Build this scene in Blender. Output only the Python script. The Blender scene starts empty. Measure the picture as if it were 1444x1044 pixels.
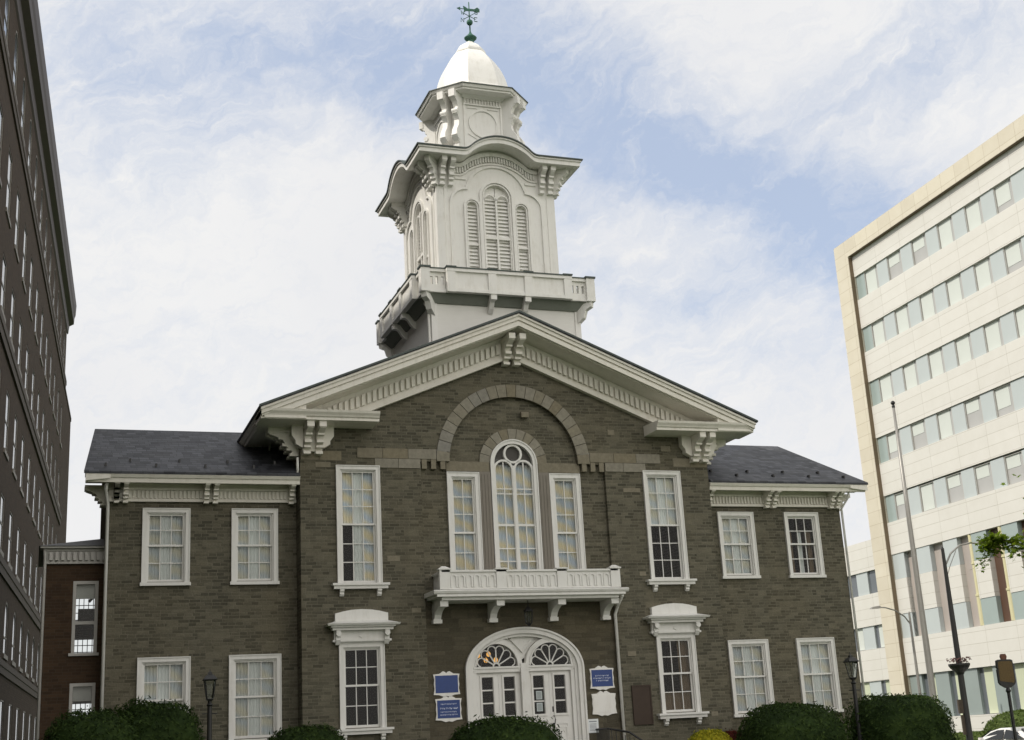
import bpy, bmesh, math, random
from mathutils import Vector, Matrix
from mathutils.geometry import tessellate_polygon
random.seed(7)
PI = math.pi
sc = bpy.context.scene
COL = sc.collection
ZG = -1.7                      # ground level; z = 0 is the photographer's eye

# ------------------------------------------------------------------ camera
cam = bpy.data.cameras.new('camera'); co = bpy.data.objects.new('camera', cam); COL.objects.link(co)
cam.sensor_width = 36.0; cam.lens = 36.0 * 1855.9457 / 1444.0
cam.clip_start = 0.1; cam.clip_end = 20000
cr = Vector((0.94259708, -0.32953851, -0.05399186)); cu = Vector((-0.04162858, -0.27638354, 0.96014541)); cf = Vector((0.33132735, 0.90278265, 0.27423653))
m = Matrix((cr, cu, -cf)).transposed().to_4x4(); m.translation = Vector((-12.3363, -33.8218, 0.0))
co.matrix_world = m
sc.camera = co

# ------------------------------------------------------------------ light
SUN_EL = math.radians(45.5)
sx, sy = -1.0, 0.03
SUN = Vector((sx * math.cos(SUN_EL), sy * math.cos(SUN_EL), math.sin(SUN_EL))).normalized()
sl = bpy.data.lights.new('sun', 'SUN'); so = bpy.data.objects.new('sun', sl); COL.objects.link(so)
sl.energy = 2.7; sl.angle = math.radians(0.8); sl.color = (1.0, 0.94, 0.84)
so.rotation_euler = SUN.to_track_quat('Z', 'Y').to_euler()
vs = sc.view_settings
sc.display_settings.display_device = 'sRGB'
vs.view_transform = 'Standard'; vs.look = 'None'; vs.gamma = 1.0; vs.exposure = 0.28

# ------------------------------------------------------------------ node helper
class NX:
    """tiny expression builder for shader node trees"""
    def __init__(self, nt): self.nt = nt
    def node(self, t, **kw):
        n = self.nt.nodes.new(t)
        for k, v in kw.items(): setattr(n, k, v)
        return n
    def put(self, sock, v):
        if v is None: return
        if hasattr(v, 'is_output'): self.nt.links.new(v, sock)
        elif isinstance(v, (tuple, list)):
            sock.default_value = tuple(v) if len(v) == len(sock.default_value) else tuple(v) + (1.0,)
        else: sock.default_value = v
    def m(self, op, a, b=None, c=None, clamp=False):
        n = self.node('ShaderNodeMath', operation=op); n.use_clamp = clamp
        for i, v in enumerate((a, b, c)): self.put(n.inputs[i], v)
        return n.outputs[0]
    def mix(self, f, a, b, blend='MIX'):
        n = self.node('ShaderNodeMix', data_type='RGBA', blend_type=blend)
        self.put(n.inputs[0], f); self.put(n.inputs[6], a); self.put(n.inputs[7], b)
        return n.outputs[2]
    def noise(self, vec, scale, detail=4, rough=0.55, dist=0.0):
        n = self.node('ShaderNodeTexNoise')
        self.put(n.inputs['Vector'], vec); n.inputs['Scale'].default_value = scale
        n.inputs['Detail'].default_value = detail; n.inputs['Roughness'].default_value = rough; n.inputs['Distortion'].default_value = dist
        return n
    def ramp(self, f, stops):
        n = self.node('ShaderNodeValToRGB'); self.put(n.inputs[0], f)
        el = n.color_ramp.elements
        while len(el) < len(stops): el.new(0.5)
        for e, (p, c) in zip(el, stops):
            e.position = p; e.color = (c[0], c[1], c[2], 1) if isinstance(c, (tuple, list)) else (c, c, c, 1)
        return n.outputs[0]
    def xyz(self, x, y, z):
        n = self.node('ShaderNodeCombineXYZ')
        for i, v in enumerate((x, y, z)): self.put(n.inputs[i], v)
        return n.outputs[0]
    def sep(self, v):
        n = self.node('ShaderNodeSeparateXYZ'); self.put(n.inputs[0], v); return n.outputs
    def coord(self, k='Object'): return self.node('ShaderNodeTexCoord').outputs[k]
    def island(self): return self.node('ShaderNodeNewGeometry').outputs['Random Per Island']
    def vscale(self, v, s):
        n = self.node('ShaderNodeVectorMath', operation='MULTIPLY'); self.put(n.inputs[0], v); self.put(n.inputs[1], s); return n.outputs[0]
    def bump(self, h, strength, dist):
        n = self.node('ShaderNodeBump'); self.put(n.inputs['Height'], h); n.inputs['Strength'].default_value = strength; n.inputs['Distance'].default_value = dist
        return n.outputs[0]

# ------------------------------------------------------------------ sky
w = bpy.data.worlds.new('World'); sc.world = w; w.use_nodes = True
wt = w.node_tree; wt.nodes.clear(); X = NX(wt)
sky = X.node('ShaderNodeTexSky', sky_type='NISHITA'); sky.sun_disc = False
sky.sun_elevation = SUN_EL; sky.sun_rotation = math.atan2(SUN.x, SUN.y); sky.air_density = 1.0; sky.dust_density = 0.6; sky.ozone_density = 1.2
dirv = X.coord('Generated'); dx, dy, dz = X.sep(dirv)
wn = X.noise(dirv, 5.0, 6, 0.6); wr, wg, wb = X.sep(wn.outputs['Color'])
wn2 = X.noise(dirv, 22.0, 5, 0.65); vr, vg, vb = X.sep(wn2.outputs['Color'])
az = X.m('ADD', X.m('ADD', X.m('ARCTAN2', dx, dy), X.m('MULTIPLY', X.m('SUBTRACT', wr, 0.5), 0.20)), X.m('MULTIPLY', X.m('SUBTRACT', vr, 0.5), 0.05))
el = X.m('ADD', X.m('ADD', X.m('ARCSINE', dz), X.m('MULTIPLY', X.m('SUBTRACT', wg, 0.5), 0.12)), X.m('MULTIPLY', X.m('SUBTRACT', vg, 0.5), 0.035))
# clear patches between the clouds: azimuth, elevation, tilt, radii, weight
PATCH = [(0.26, 0.525, -0.35, 0.085, 0.026, 0.75), (0.335, 0.505, -0.5, 0.06, 0.03, 0.8), (0.40, 0.475, -0.6, 0.085, 0.022, 0.95), (0.50, 0.425, -0.45, 0.10, 0.022, 0.8), (0.565, 0.395, -0.5, 0.10, 0.026, 0.8),
         (0.635, 0.352, -0.6, 0.075, 0.022, 0.9), (0.44, 0.405, 0.3, 0.10, 0.02, 0.40), (0.56, 0.335, 0.25, 0.12, 0.02, 0.35), (0.10, 0.485, 0.5, 0.10, 0.028, 0.42), (0.16, 0.455, 0.6, 0.06, 0.022, 0.4), (0.02, 0.52, 0.2, 0.09, 0.03, 0.45),
         (0.72, 0.475, 0.2, 0.08, 0.02, 0.6), (0.18, 0.515, 0.1, 0.06, 0.014, 0.5), (0.45, 0.33, -0.1, 0.07, 0.012, 0.25), (0.60, 0.27, 0.1, 0.08, 0.014, 0.25)]
acc = None
for a0, e0, th, r1, r2, wgt in PATCH:
    da = X.m('SUBTRACT', az, a0); de = X.m('SUBTRACT', el, e0); c, s = math.cos(th), math.sin(th); r1 *= 1.15; r2 *= 1.45; wgt *= 0.98
    p = X.m('ADD', X.m('MULTIPLY', da, c / r1), X.m('MULTIPLY', de, s / r1))
    q = X.m('ADD', X.m('MULTIPLY', da, -s / r2), X.m('MULTIPLY', de, c / r2))
    g = X.m('MULTIPLY', X.m('EXPONENT', X.m('MULTIPLY', X.m('ADD', X.m('MULTIPLY', p, p), X.m('MULTIPLY', q, q)), -0.8)), wgt)
    acc = g if acc is None else X.m('ADD', acc, g)
# clear sky showing elsewhere around the horizon, broken up by noise
far = X.m('MULTIPLY', X.m('SUBTRACT', X.noise(dirv, 2.3, 5, 0.6).outputs[0], 0.50), 2.0, clamp=True)
front = X.m('MULTIPLY', X.m('ADD', dy, 0.25), 3.0, clamp=True)
acc = X.m('ADD', acc, X.m('MULTIPLY', far, X.m('SUBTRACT', 1.0, front)))
streak = X.noise(X.xyz(X.m('MULTIPLY', X.m('ADD', X.m('MULTIPLY', az, 0.9), X.m('MULTIPLY', el, -1.2)), 7.0), X.m('MULTIPLY', X.m('ADD', el, X.m('MULTIPLY', az, 0.35)), 26.0), 0.0), 1.0, 6, 0.62).outputs[0]
acc = X.m('ADD', acc, X.m('MULTIPLY', X.m('SUBTRACT', wb, 0.47), 0.45))
fib = X.noise(X.xyz(X.m('MULTIPLY', X.m('ADD', X.m('MULTIPLY', az, 0.9), X.m('MULTIPLY', el, 1.3)), 16.0), X.m('MULTIPLY', X.m('SUBTRACT', el, X.m('MULTIPLY', az, 0.55)), 60.0), 1.7), 1.0, 7, 0.68).outputs[0]
acc = X.m('ADD', X.m('MULTIPLY', acc, X.m('SUBTRACT', X.m('MULTIPLY', fib, 1.8), 0.15)), X.m('MULTIPLY', X.m('SUBTRACT', fib, 0.48), 0.45))
mask = X.m('MULTIPLY', acc, X.m('ADD', 0.05, X.m('MULTIPLY', streak, 1.35)), clamp=True)
mask = X.m('MULTIPLY', X.m('SUBTRACT', 1.0, X.m('EXPONENT', X.m('MULTIPLY', mask, -2.1))), 0.95)
mask = X.m('MULTIPLY', mask, X.m('MULTIPLY', X.m('SUBTRACT', dz, 0.02), 6.0, clamp=True))
body = X.noise(dirv, 3.2, 7, 0.6).outputs[0]
cloud = X.mix(X.m('MULTIPLY', X.m('SUBTRACT', body, 0.25), 1.6, clamp=True), (6.7, 6.75, 6.95), (7.75, 7.7, 7.55))
behind = X.m('ADD', 1.0, X.m('MULTIPLY', X.m('SUBTRACT', -0.05, dy), 1.1, clamp=True))     # extra warm cloud brightness added behind the camera to fill the shaded front
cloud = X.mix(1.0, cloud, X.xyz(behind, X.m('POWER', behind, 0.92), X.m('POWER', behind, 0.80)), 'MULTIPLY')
blue = X.mix(0.62, X.mix(1.0, sky.outputs[0], (1.1, 1.1, 1.1), 'MULTIPLY'), (4.3, 5.25, 7.1))
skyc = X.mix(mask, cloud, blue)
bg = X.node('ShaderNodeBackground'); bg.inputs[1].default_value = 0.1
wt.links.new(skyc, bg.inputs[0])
wo = X.node('ShaderNodeOutputWorld'); wt.links.new(bg.outputs[0], wo.inputs[0])

# ------------------------------------------------------------------ materials
def mat(name, fn):
    mt = bpy.data.materials.new(name); mt.use_nodes = True; nt = mt.node_tree; nt.nodes.clear()
    x = NX(nt); o = x.node('ShaderNodeOutputMaterial'); b = x.node('ShaderNodeBsdfPrincipled'); nt.links.new(b.outputs[0], o.inputs[0])
    fn(x, b, o); return mt
def setb(x, b, col=None, rough=None, metal=None, nrm=None, spec=None):
    if col is not None: x.put(b.inputs['Base Color'], col)
    if rough is not None: x.put(b.inputs['Roughness'], rough)
    if metal is not None: x.put(b.inputs['Metallic'], metal)
    if nrm is not None: x.put(b.inputs['Normal'], nrm)
    if spec is not None: x.put(b.inputs['Specular IOR Level'], spec)
def wallco(x, wob=0.0):
    v = x.coord('Object'); a, b_, c = x.sep(v)
    u = x.m('ADD', a, b_)
    if wob:
        n = x.noise(v, 1.3, 3); c = x.m('ADD', c, x.m('MULTIPLY', x.m('SUBTRACT', n.outputs[0], 0.5), wob))
    return v, x.xyz(u, c, 0.0)
def brick(x, vec, c1, c2, mort, bw, rh, ms=0.010, off=0.5, bias=0.0):
    n = x.node('ShaderNodeTexBrick'); x.put(n.inputs['Vector'], vec)
    n.offset = off; n.offset_frequency = 2; n.squash = 0.7; n.squash_frequency = 3
    for k, v in (('Color1', c1), ('Color2', c2), ('Mortar', mort)): x.put(n.inputs[k], v)
    n.inputs['Scale'].default_value = 1.0; n.inputs['Mortar Size'].default_value = ms; n.inputs['Mortar Smooth'].default_value = 0.3
    n.inputs['Bias'].default_value = bias; n.inputs['Brick Width'].default_value = bw; n.inputs['Row Height'].default_value = rh
    return n
def stonewall(c1, c2, mort, bw=0.36, rh=0.105, tan=(0.17, 0.125, 0.06), tanamt=0.5):
    def f(x, b, o):
        v, uv = wallco(x, 0.02)
        br = brick(x, uv, c1, c2, mort, bw, rh)
        big_ = brick(x, uv, c1, c2, mort, bw * 1.45, rh * 2, ms=0.009); pick = brick(x, uv, (0, 0, 0), (1, 1, 1), (0, 0, 0), bw * 1.45, rh * 2, ms=0.0)
        pk = x.m('GREATER_THAN', x.m('MULTIPLY', x.sep(pick.outputs[0])[0], 1.0), 0.86)
        class _B: pass
        b0 = br; br = _B(); br.outputs = [x.mix(pk, b0.outputs[0], big_.outputs[0]), x.m('ADD', x.m('MULTIPLY', b0.outputs[1], x.m('SUBTRACT', 1.0, pk)), x.m('MULTIPLY', big_.outputs[1], pk))]
        st = x.noise(x.vscale(uv, (2.2, 7.5, 1.0)), 1.0, 3, 0.6)        # stones differ in tone, course by course
        c = x.mix(x.m('MULTIPLY', x.m('SUBTRACT', st.outputs[0], 0.35), 2.2, clamp=True), x.mix(0.45, br.outputs[0], c1), br.outputs[0])
        big = x.noise(v, 0.55, 5, 0.6)
        c = x.mix(x.m('MULTIPLY', x.m('SUBTRACT', big.outputs[0], 0.46), 2.6 * tanamt, clamp=True), c, tan)
        run = x.noise(x.vscale(uv, (2.6, 0.22, 1.0)), 1.0, 5, 0.65)          # rain runs down the face
        c = x.mix(x.m('MULTIPLY', x.m('SUBTRACT', run.outputs[0], 0.54), 1.3, clamp=True), c, (0.050, 0.046, 0.035))
        fine = x.noise(v, 26.0, 4, 0.65)
        c = x.mix(0.55, c, x.mix(fine.outputs[0], (0.15, 0.15, 0.15), (1.0, 1.0, 1.0)), 'SOFT_LIGHT')
        h = x.m('SUBTRACT', x.m('MULTIPLY', fine.outputs[0], 0.5), br.outputs[1])
        setb(x, b, c, 0.9, nrm=x.bump(h, 0.6, 0.02), spec=0.25)
    return f
M = {}
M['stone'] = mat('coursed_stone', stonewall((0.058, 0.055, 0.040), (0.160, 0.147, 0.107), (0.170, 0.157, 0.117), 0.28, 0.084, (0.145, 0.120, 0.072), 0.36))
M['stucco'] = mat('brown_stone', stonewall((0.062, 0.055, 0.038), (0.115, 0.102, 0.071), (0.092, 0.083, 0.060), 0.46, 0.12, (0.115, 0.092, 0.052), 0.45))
def f(x, b, o):
    v = x.coord('Object'); r = x.island(); n = x.noise(v, 9, 5, 0.65)
    c = x.ramp(r, [(0.0, (0.21, 0.192, 0.146)), (0.3, (0.255, 0.24, 0.198)), (0.55, (0.195, 0.172, 0.120)), (0.8, (0.24, 0.236, 0.219)), (1.0, (0.22, 0.198, 0.142))])
    c = x.mix(0.55, c, x.mix(n.outputs[0], (0.15,) * 3, (0.9,) * 3), 'OVERLAY')
    setb(x, b, c, 0.88, nrm=x.bump(n.outputs[0], 0.35, 0.015), spec=0.25)
M['sand'] = mat('dressed_sandstone', f)
def paint(c, dirt=(0.50, 0.46, 0.36), rough=0.5):
    def f(x, b, o):
        v = x.coord('Object'); n = x.noise(v, 2.6, 7, 0.68); n2 = x.noise(x.vscale(v, (9, 9, 1.3)), 1.0, 4, 0.6)
        k = x.m('MULTIPLY', x.m('SUBTRACT', x.m('MULTIPLY', n.outputs[0], n2.outputs[0]), 0.24), 3.0, clamp=True)
        sp_ = x.noise(x.vscale(v, (14, 14, 3.0)), 1.0, 5, 0.7); k2 = x.m('MULTIPLY', x.m('SUBTRACT', sp_.outputs[0], 0.60), 4.0, clamp=True)
        c_ = x.mix(x.m('MULTIPLY', k2, 0.5), c, tuple(q * 0.55 for q in dirt))
        setb(x, b, x.mix(x.m('MULTIPLY', k, 0.6), c_, dirt), rough, nrm=x.bump(n2.outputs[0], 0.08, 0.01), spec=0.35)
    return f
M['white'] = mat('white_paint', paint((0.80, 0.79, 0.755), (0.52, 0.49, 0.42)))
M['trim'] = mat('weathered_cream_paint', paint((0.74, 0.715, 0.645), (0.45, 0.41, 0.33)))
M['softwhite'] = mat('old_white_paint', paint((0.72, 0.715, 0.685), (0.50, 0.48, 0.42)))
M['pier'] = mat('grey_brown_pilaster', paint((0.215, 0.195, 0.165), (0.14, 0.125, 0.10), 0.7))
def f(x, b, o):
    v = x.coord('Object'); z = x.sep(v)[2]
    wv = x.m('FRACT', x.m('MULTIPLY', z, 8.5)); n = x.noise(v, 3, 6)
    setb(x, b, x.mix(x.m('MULTIPLY', n.outputs[0], 0.4), (0.80, 0.79, 0.755), (0.62, 0.60, 0.54)), 0.5, nrm=x.bump(wv, 0.5, 0.012))
M['siding'] = mat('white_clapboard', f)
def f(x, b, o):
    v = x.coord('Object'); a, c_, z = x.sep(v)
    uv = x.xyz(x.m('ADD', a, x.m('MULTIPLY', c_, 0.02)), x.m('MULTIPLY', z, 1.0), 0.0)
    br = brick(x, uv, (0.013, 0.015, 0.021), (0.075, 0.079, 0.093), (0.010, 0.011, 0.013), 0.26, 0.10, 0.007)
    n = x.noise(v, 1.2, 6, 0.65); n2 = x.noise(v, 25, 3)
    c = x.mix(x.m('MULTIPLY', x.m('SUBTRACT', n.outputs[0], 0.45), 1.6, clamp=True), br.outputs[0], (0.065, 0.066, 0.068))
    c = x.mix(0.4, c, x.mix(n2.outputs[0], (0.2,) * 3, (0.85,) * 3), 'OVERLAY')
    setb(x, b, c, 0.62, nrm=x.bump(x.m('SUBTRACT', br.outputs[0], br.outputs[1]), 0.5, 0.012), spec=0.4)
M['slate'] = mat('slate_roof', f)
def flat(c, rough=0.6, metal=0.0, var=0.25, spec=0.5, sc_=8.0):
    def f(x, b, o):
        n = x.noise(x.coord('Object'), sc_, 5, 0.6)
        d = tuple(max(0.0, q * (1 - var)) for q in c); l = tuple(min(1.0, q * (1 + var)) for q in c)
        setb(x, b, x.mix(n.outputs[0], d, l), rough, metal, spec=spec)
    return f
M['lead'] = mat('dark_green_flashing', flat((0.055, 0.072, 0.066), 0.55))
M['grille'] = mat('dark_tracery_infill', flat((0.065, 0.06, 0.055), 0.8))
M['black'] = mat('black_iron', flat((0.012, 0.012, 0.012), 0.45))
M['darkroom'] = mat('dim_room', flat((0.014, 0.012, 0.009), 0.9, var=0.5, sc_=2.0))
M['bronze'] = mat('bronze_plaque', flat((0.042, 0.027, 0.018), 0.5, 0.4))
M['copper'] = mat('green_copper', flat((0.035, 0.12, 0.085), 0.6, 0.1, 0.4))
M['blue'] = mat('blue_enamel', flat((0.010, 0.042, 0.19), 0.4, var=0.2))
M['lettering'] = mat('white_lettering', flat((0.55, 0.6, 0.72), 0.5, var=0.1))
M['paper'] = mat('white_paper', flat((0.72, 0.75, 0.76), 0.7, var=0.08))
M['greyprint'] = mat('grey_print', flat((0.25, 0.27, 0.29), 0.7, var=0.3))
M['concrete'] = mat('concrete', flat((0.32, 0.30, 0.27), 0.85, var=0.2, sc_=3.0))
M['asphalt'] = mat('asphalt', flat((0.05, 0.05, 0.05), 0.85, var=0.3, sc_=12.0))
M['roadpaint'] = mat('white_road_paint', flat((0.6, 0.6, 0.57), 0.7, var=0.15))
M['grass'] = mat('lawn', flat((0.045, 0.085, 0.02), 0.9, var=0.6, sc_=1.5, spec=0.2))
M['steel'] = mat('grey_painted_metal', flat((0.30, 0.29, 0.27), 0.45, 0.5, var=0.15))
M['gold'] = mat('raised_gold', flat((0.105, 0.066, 0.018), 0.5, 0.2, var=0.6, sc_=30))
M['keystone'] = mat('red_gold_emblem', flat((0.12, 0.04, 0.02), 0.5, var=0.4, sc_=20))
M['bark'] = mat('bark', flat((0.075, 0.06, 0.045), 0.95, var=0.4, sc_=14))
M['carpaint'] = mat('white_car_paint', flat((0.72, 0.72, 0.70), 0.25, var=0.04))
M['rubber'] = mat('rubber', flat((0.015, 0.015, 0.015), 0.8))
M['carglass'] = mat('dark_car_glass', flat((0.012, 0.015, 0.017), 0.06, var=0.1))
M['soil'] = mat('planter_soil', flat((0.03, 0.022, 0.016), 0.95, var=0.5))
M['redflower'] = mat('red_flowers', flat((0.055, 0.018, 0.014), 0.8, var=0.4))
def f(x, b, o):
    x.put(b.inputs['Emission Color'], (1.0, 0.50, 0.12)); b.inputs['Emission Strength'].default_value = 0.75; setb(x, b, (0.6, 0.35, 0.1), 0.4)
M['bulb'] = mat('lit_amber_bulb', f)
def f(x, b, o):
    nt = x.nt; t = x.node('ShaderNodeBsdfTransparent'); g = x.node('ShaderNodeBsdfGlossy'); g.inputs['Roughness'].default_value = 0.02
    n = x.noise(x.coord('Object'), 2.5, 2); x.put(g.inputs['Normal'], x.bump(n.outputs[0], 0.06, 0.05)); t.inputs[0].default_value = (0.86, 0.89, 0.88, 1)
    fr = x.node('ShaderNodeFresnel'); fr.inputs[0].default_value = 1.33
    mx = x.node('ShaderNodeMixShader'); nt.links.new(fr.outputs[0], mx.inputs[0]); nt.links.new(t.outputs[0], mx.inputs[1]); nt.links.new(g.outputs[0], mx.inputs[2])
    nt.links.new(mx.outputs[0], o.inputs[0]); nt.nodes.remove(b)
M['glass'] = mat('window_glass', f)
def curtain(c, s1, s2, amt):
    def f(x, b, o):
        v = x.coord('Object'); a, b_, z = x.sep(v)
        r = x.node('ShaderNodeObjectInfo').outputs['Random']
        n = x.noise(v, 1.4, 2)
        ph = x.m('ADD', x.m('ADD', x.m('MULTIPLY', a, 5.0), x.m('MULTIPLY', z, 11.5)), x.m('ADD', x.m('MULTIPLY', n.outputs[0], 5.0), x.m('MULTIPLY', r, 6.0)))
        wv = x.m('MULTIPLY', x.m('ADD', x.m('SINE', ph), 1.0), 0.5)
        st = x.mix(wv, s1, s2)
        setb(x, b, x.mix(amt, c, st), 0.9, spec=0.1)
    return f
M['lace'] = mat('patterned_sheer_curtain', curtain((0.70, 0.70, 0.68), (0.84, 0.66, 0.34), (0.46, 0.56, 0.72), 0.62))
M['sheer'] = mat('plain_sheer_curtain', curtain((0.62, 0.62, 0.59), (0.68, 0.60, 0.43), (0.48, 0.54, 0.62), 0.55))
M['liner'] = mat('white_curtain', flat((0.72, 0.73, 0.72), 0.9, var=0.06))
M['drape'] = mat('brown_curtain', flat((0.16, 0.11, 0.065), 0.9, var=0.3, sc_=5))
def panels(c1, c2, joint, bw, rh, rough=0.55):
    def f(x, b, o):
        v, uv = wallco(x)
        br = brick(x, uv, c1, c2, joint, bw, rh, 0.012, 0.0); br.squash = 1.0
        n = x.noise(v, 1.1, 6, 0.65); c = x.mix(0.25, br.outputs[0], x.mix(n.outputs[0], (0.25,) * 3, (0.8,) * 3), 'OVERLAY')
        setb(x, b, c, rough, nrm=x.bump(x.m('MULTIPLY', br.outputs[1], -1.0), 0.5, 0.02))
    return f
M['precast'] = mat('cream_cladding_panels', panels((0.645, 0.63, 0.585), (0.675, 0.66, 0.615), (0.47, 0.45, 0.39), 2.58, 0.62))
M['limestone'] = mat('tan_stone_frame', panels((0.60, 0.55, 0.445), (0.655, 0.605, 0.49), (0.44, 0.38, 0.27), 1.3, 0.78))
M['spandrel'] = mat('grey_green_glass_panel', flat((0.48, 0.525, 0.525), 0.22, var=0.07, sc_=0.6))
M['tealglass'] = mat('teal_glass_panel', flat((0.32, 0.385, 0.37), 0.12, var=0.1, sc_=0.6))
M['brownglass'] = mat('brown_tinted_recess', flat((0.42, 0.375, 0.345), 0.3, var=0.12, sc_=0.7))
M['paleglass'] = mat('pale_office_glass', flat((0.42, 0.42, 0.41), 0.15, var=0.15, sc_=0.8))
M['groundglass'] = mat('grey_teal_ground_glass', flat((0.27, 0.315, 0.305), 0.2, var=0.1, sc_=0.6))
M['reveal'] = mat('tan_brown_reveal', flat((0.17, 0.125, 0.075), 0.6, var=0.15))
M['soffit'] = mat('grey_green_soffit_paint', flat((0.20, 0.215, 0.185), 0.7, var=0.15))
M['darkglass'] = mat('office_glass', flat((0.13, 0.145, 0.16), 0.08, var=0.2, sc_=0.8))
M['blind'] = mat('pale_roller_blind', flat((0.60, 0.635, 0.60), 0.8, var=0.05, sc_=1))
M['yblind'] = mat('yellow_green_blind', flat((0.54, 0.58, 0.43), 0.8, var=0.05, sc_=1))
M['brownclad'] = mat('brown_metal_cladding', flat((0.10, 0.055, 0.036), 0.5, var=0.2, sc_=2))
M['creamcol'] = mat('cream_round_column', flat((0.62, 0.58, 0.36), 0.6, var=0.08))
def brickwall(c1, c2, mort, tone=0.4):
    def f(x, b, o):
        v, uv = wallco(x); br = brick(x, uv, c1, c2, mort, 0.22, 0.075, 0.006)
        n = x.noise(v, 0.8, 5, 0.6); c = x.mix(x.m('MULTIPLY', n.outputs[0], tone), br.outputs[0], c1)
        setb(x, b, c, 0.9, nrm=x.bump(x.m('MULTIPLY', br.outputs[1], -1.0), 0.5, 0.01), spec=0.25)
    return f
M['brownbrick'] = mat('brown_brick', brickwall((0.040, 0.026, 0.016), (0.068, 0.046, 0.028), (0.055, 0.041, 0.029)))
M['redbrick'] = mat('old_red_brick', brickwall((0.044, 0.027, 0.016), (0.080, 0.049, 0.028), (0.075, 0.058, 0.042)))
M['brownstone'] = mat('brown_cast_stone', flat((0.064, 0.048, 0.035), 0.8, var=0.15, sc_=1.5))
M['browncornice'] = mat('dark_brown_cornice', flat((0.045, 0.031, 0.025), 0.6, var=0.2, sc_=2))
M['greyroof'] = mat('grey_sheet_roof', flat((0.16, 0.16, 0.165), 0.6, var=0.2, sc_=2))
M['tanframe'] = mat('dull_tan_frame', flat((0.19, 0.17, 0.14), 0.6, var=0.1))
M['greyframe'] = mat('grey_white_frame', flat((0.44, 0.43, 0.40), 0.5, var=0.1))
def foliage(c1, c2, c3, tr=0.22):
    def f(x, b, o):
        r = x.island(); v = x.coord('Object'); n = x.noise(v, 2.2, 4)
        c = x.ramp(x.m('ADD', x.m('MULTIPLY', r, 0.55), x.m('MULTIPLY', x.m('SUBTRACT', x.m('MULTIPLY', n.outputs[0], 2.0), 0.55), 0.45)), [(0.1, c1), (0.5, c2), (0.9, c3)])
        setb(x, b, c, 0.7, spec=0.12)
        t = x.node('ShaderNodeBsdfTranslucent'); x.put(t.inputs[0], x.mix(1.0, c, (1.2, 1.3, 0.6), 'MULTIPLY'))
        mx = x.node('ShaderNodeMixShader'); mx.inputs[0].default_value = tr
        x.nt.links.new(b.outputs[0], mx.inputs[1]); x.nt.links.new(t.outputs[0], mx.inputs[2]); x.nt.links.new(mx.outputs[0], o.inputs[0])
    return f
M['yew'] = mat('dark_yew_leaves', foliage((0.012, 0.024, 0.007), (0.026, 0.048, 0.012), (0.062, 0.098, 0.022)))
M['euon'] = mat('yellow_green_leaves', foliage((0.10, 0.13, 0.01), (0.32, 0.30, 0.02), (0.50, 0.42, 0.04)))
M['barb'] = mat('dark_red_leaves', foliage((0.05, 0.012, 0.012), (0.09, 0.02, 0.018), (0.15, 0.035, 0.02)))
M['maple'] = mat('maple_leaves', foliage((0.075, 0.115, 0.014), (0.13, 0.19, 0.022), (0.21, 0.26, 0.035), 0.45))
M['shrub'] = mat('light_shrub_leaves', foliage((0.05, 0.08, 0.02), (0.09, 0.13, 0.035), (0.15, 0.19, 0.06)))

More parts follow.
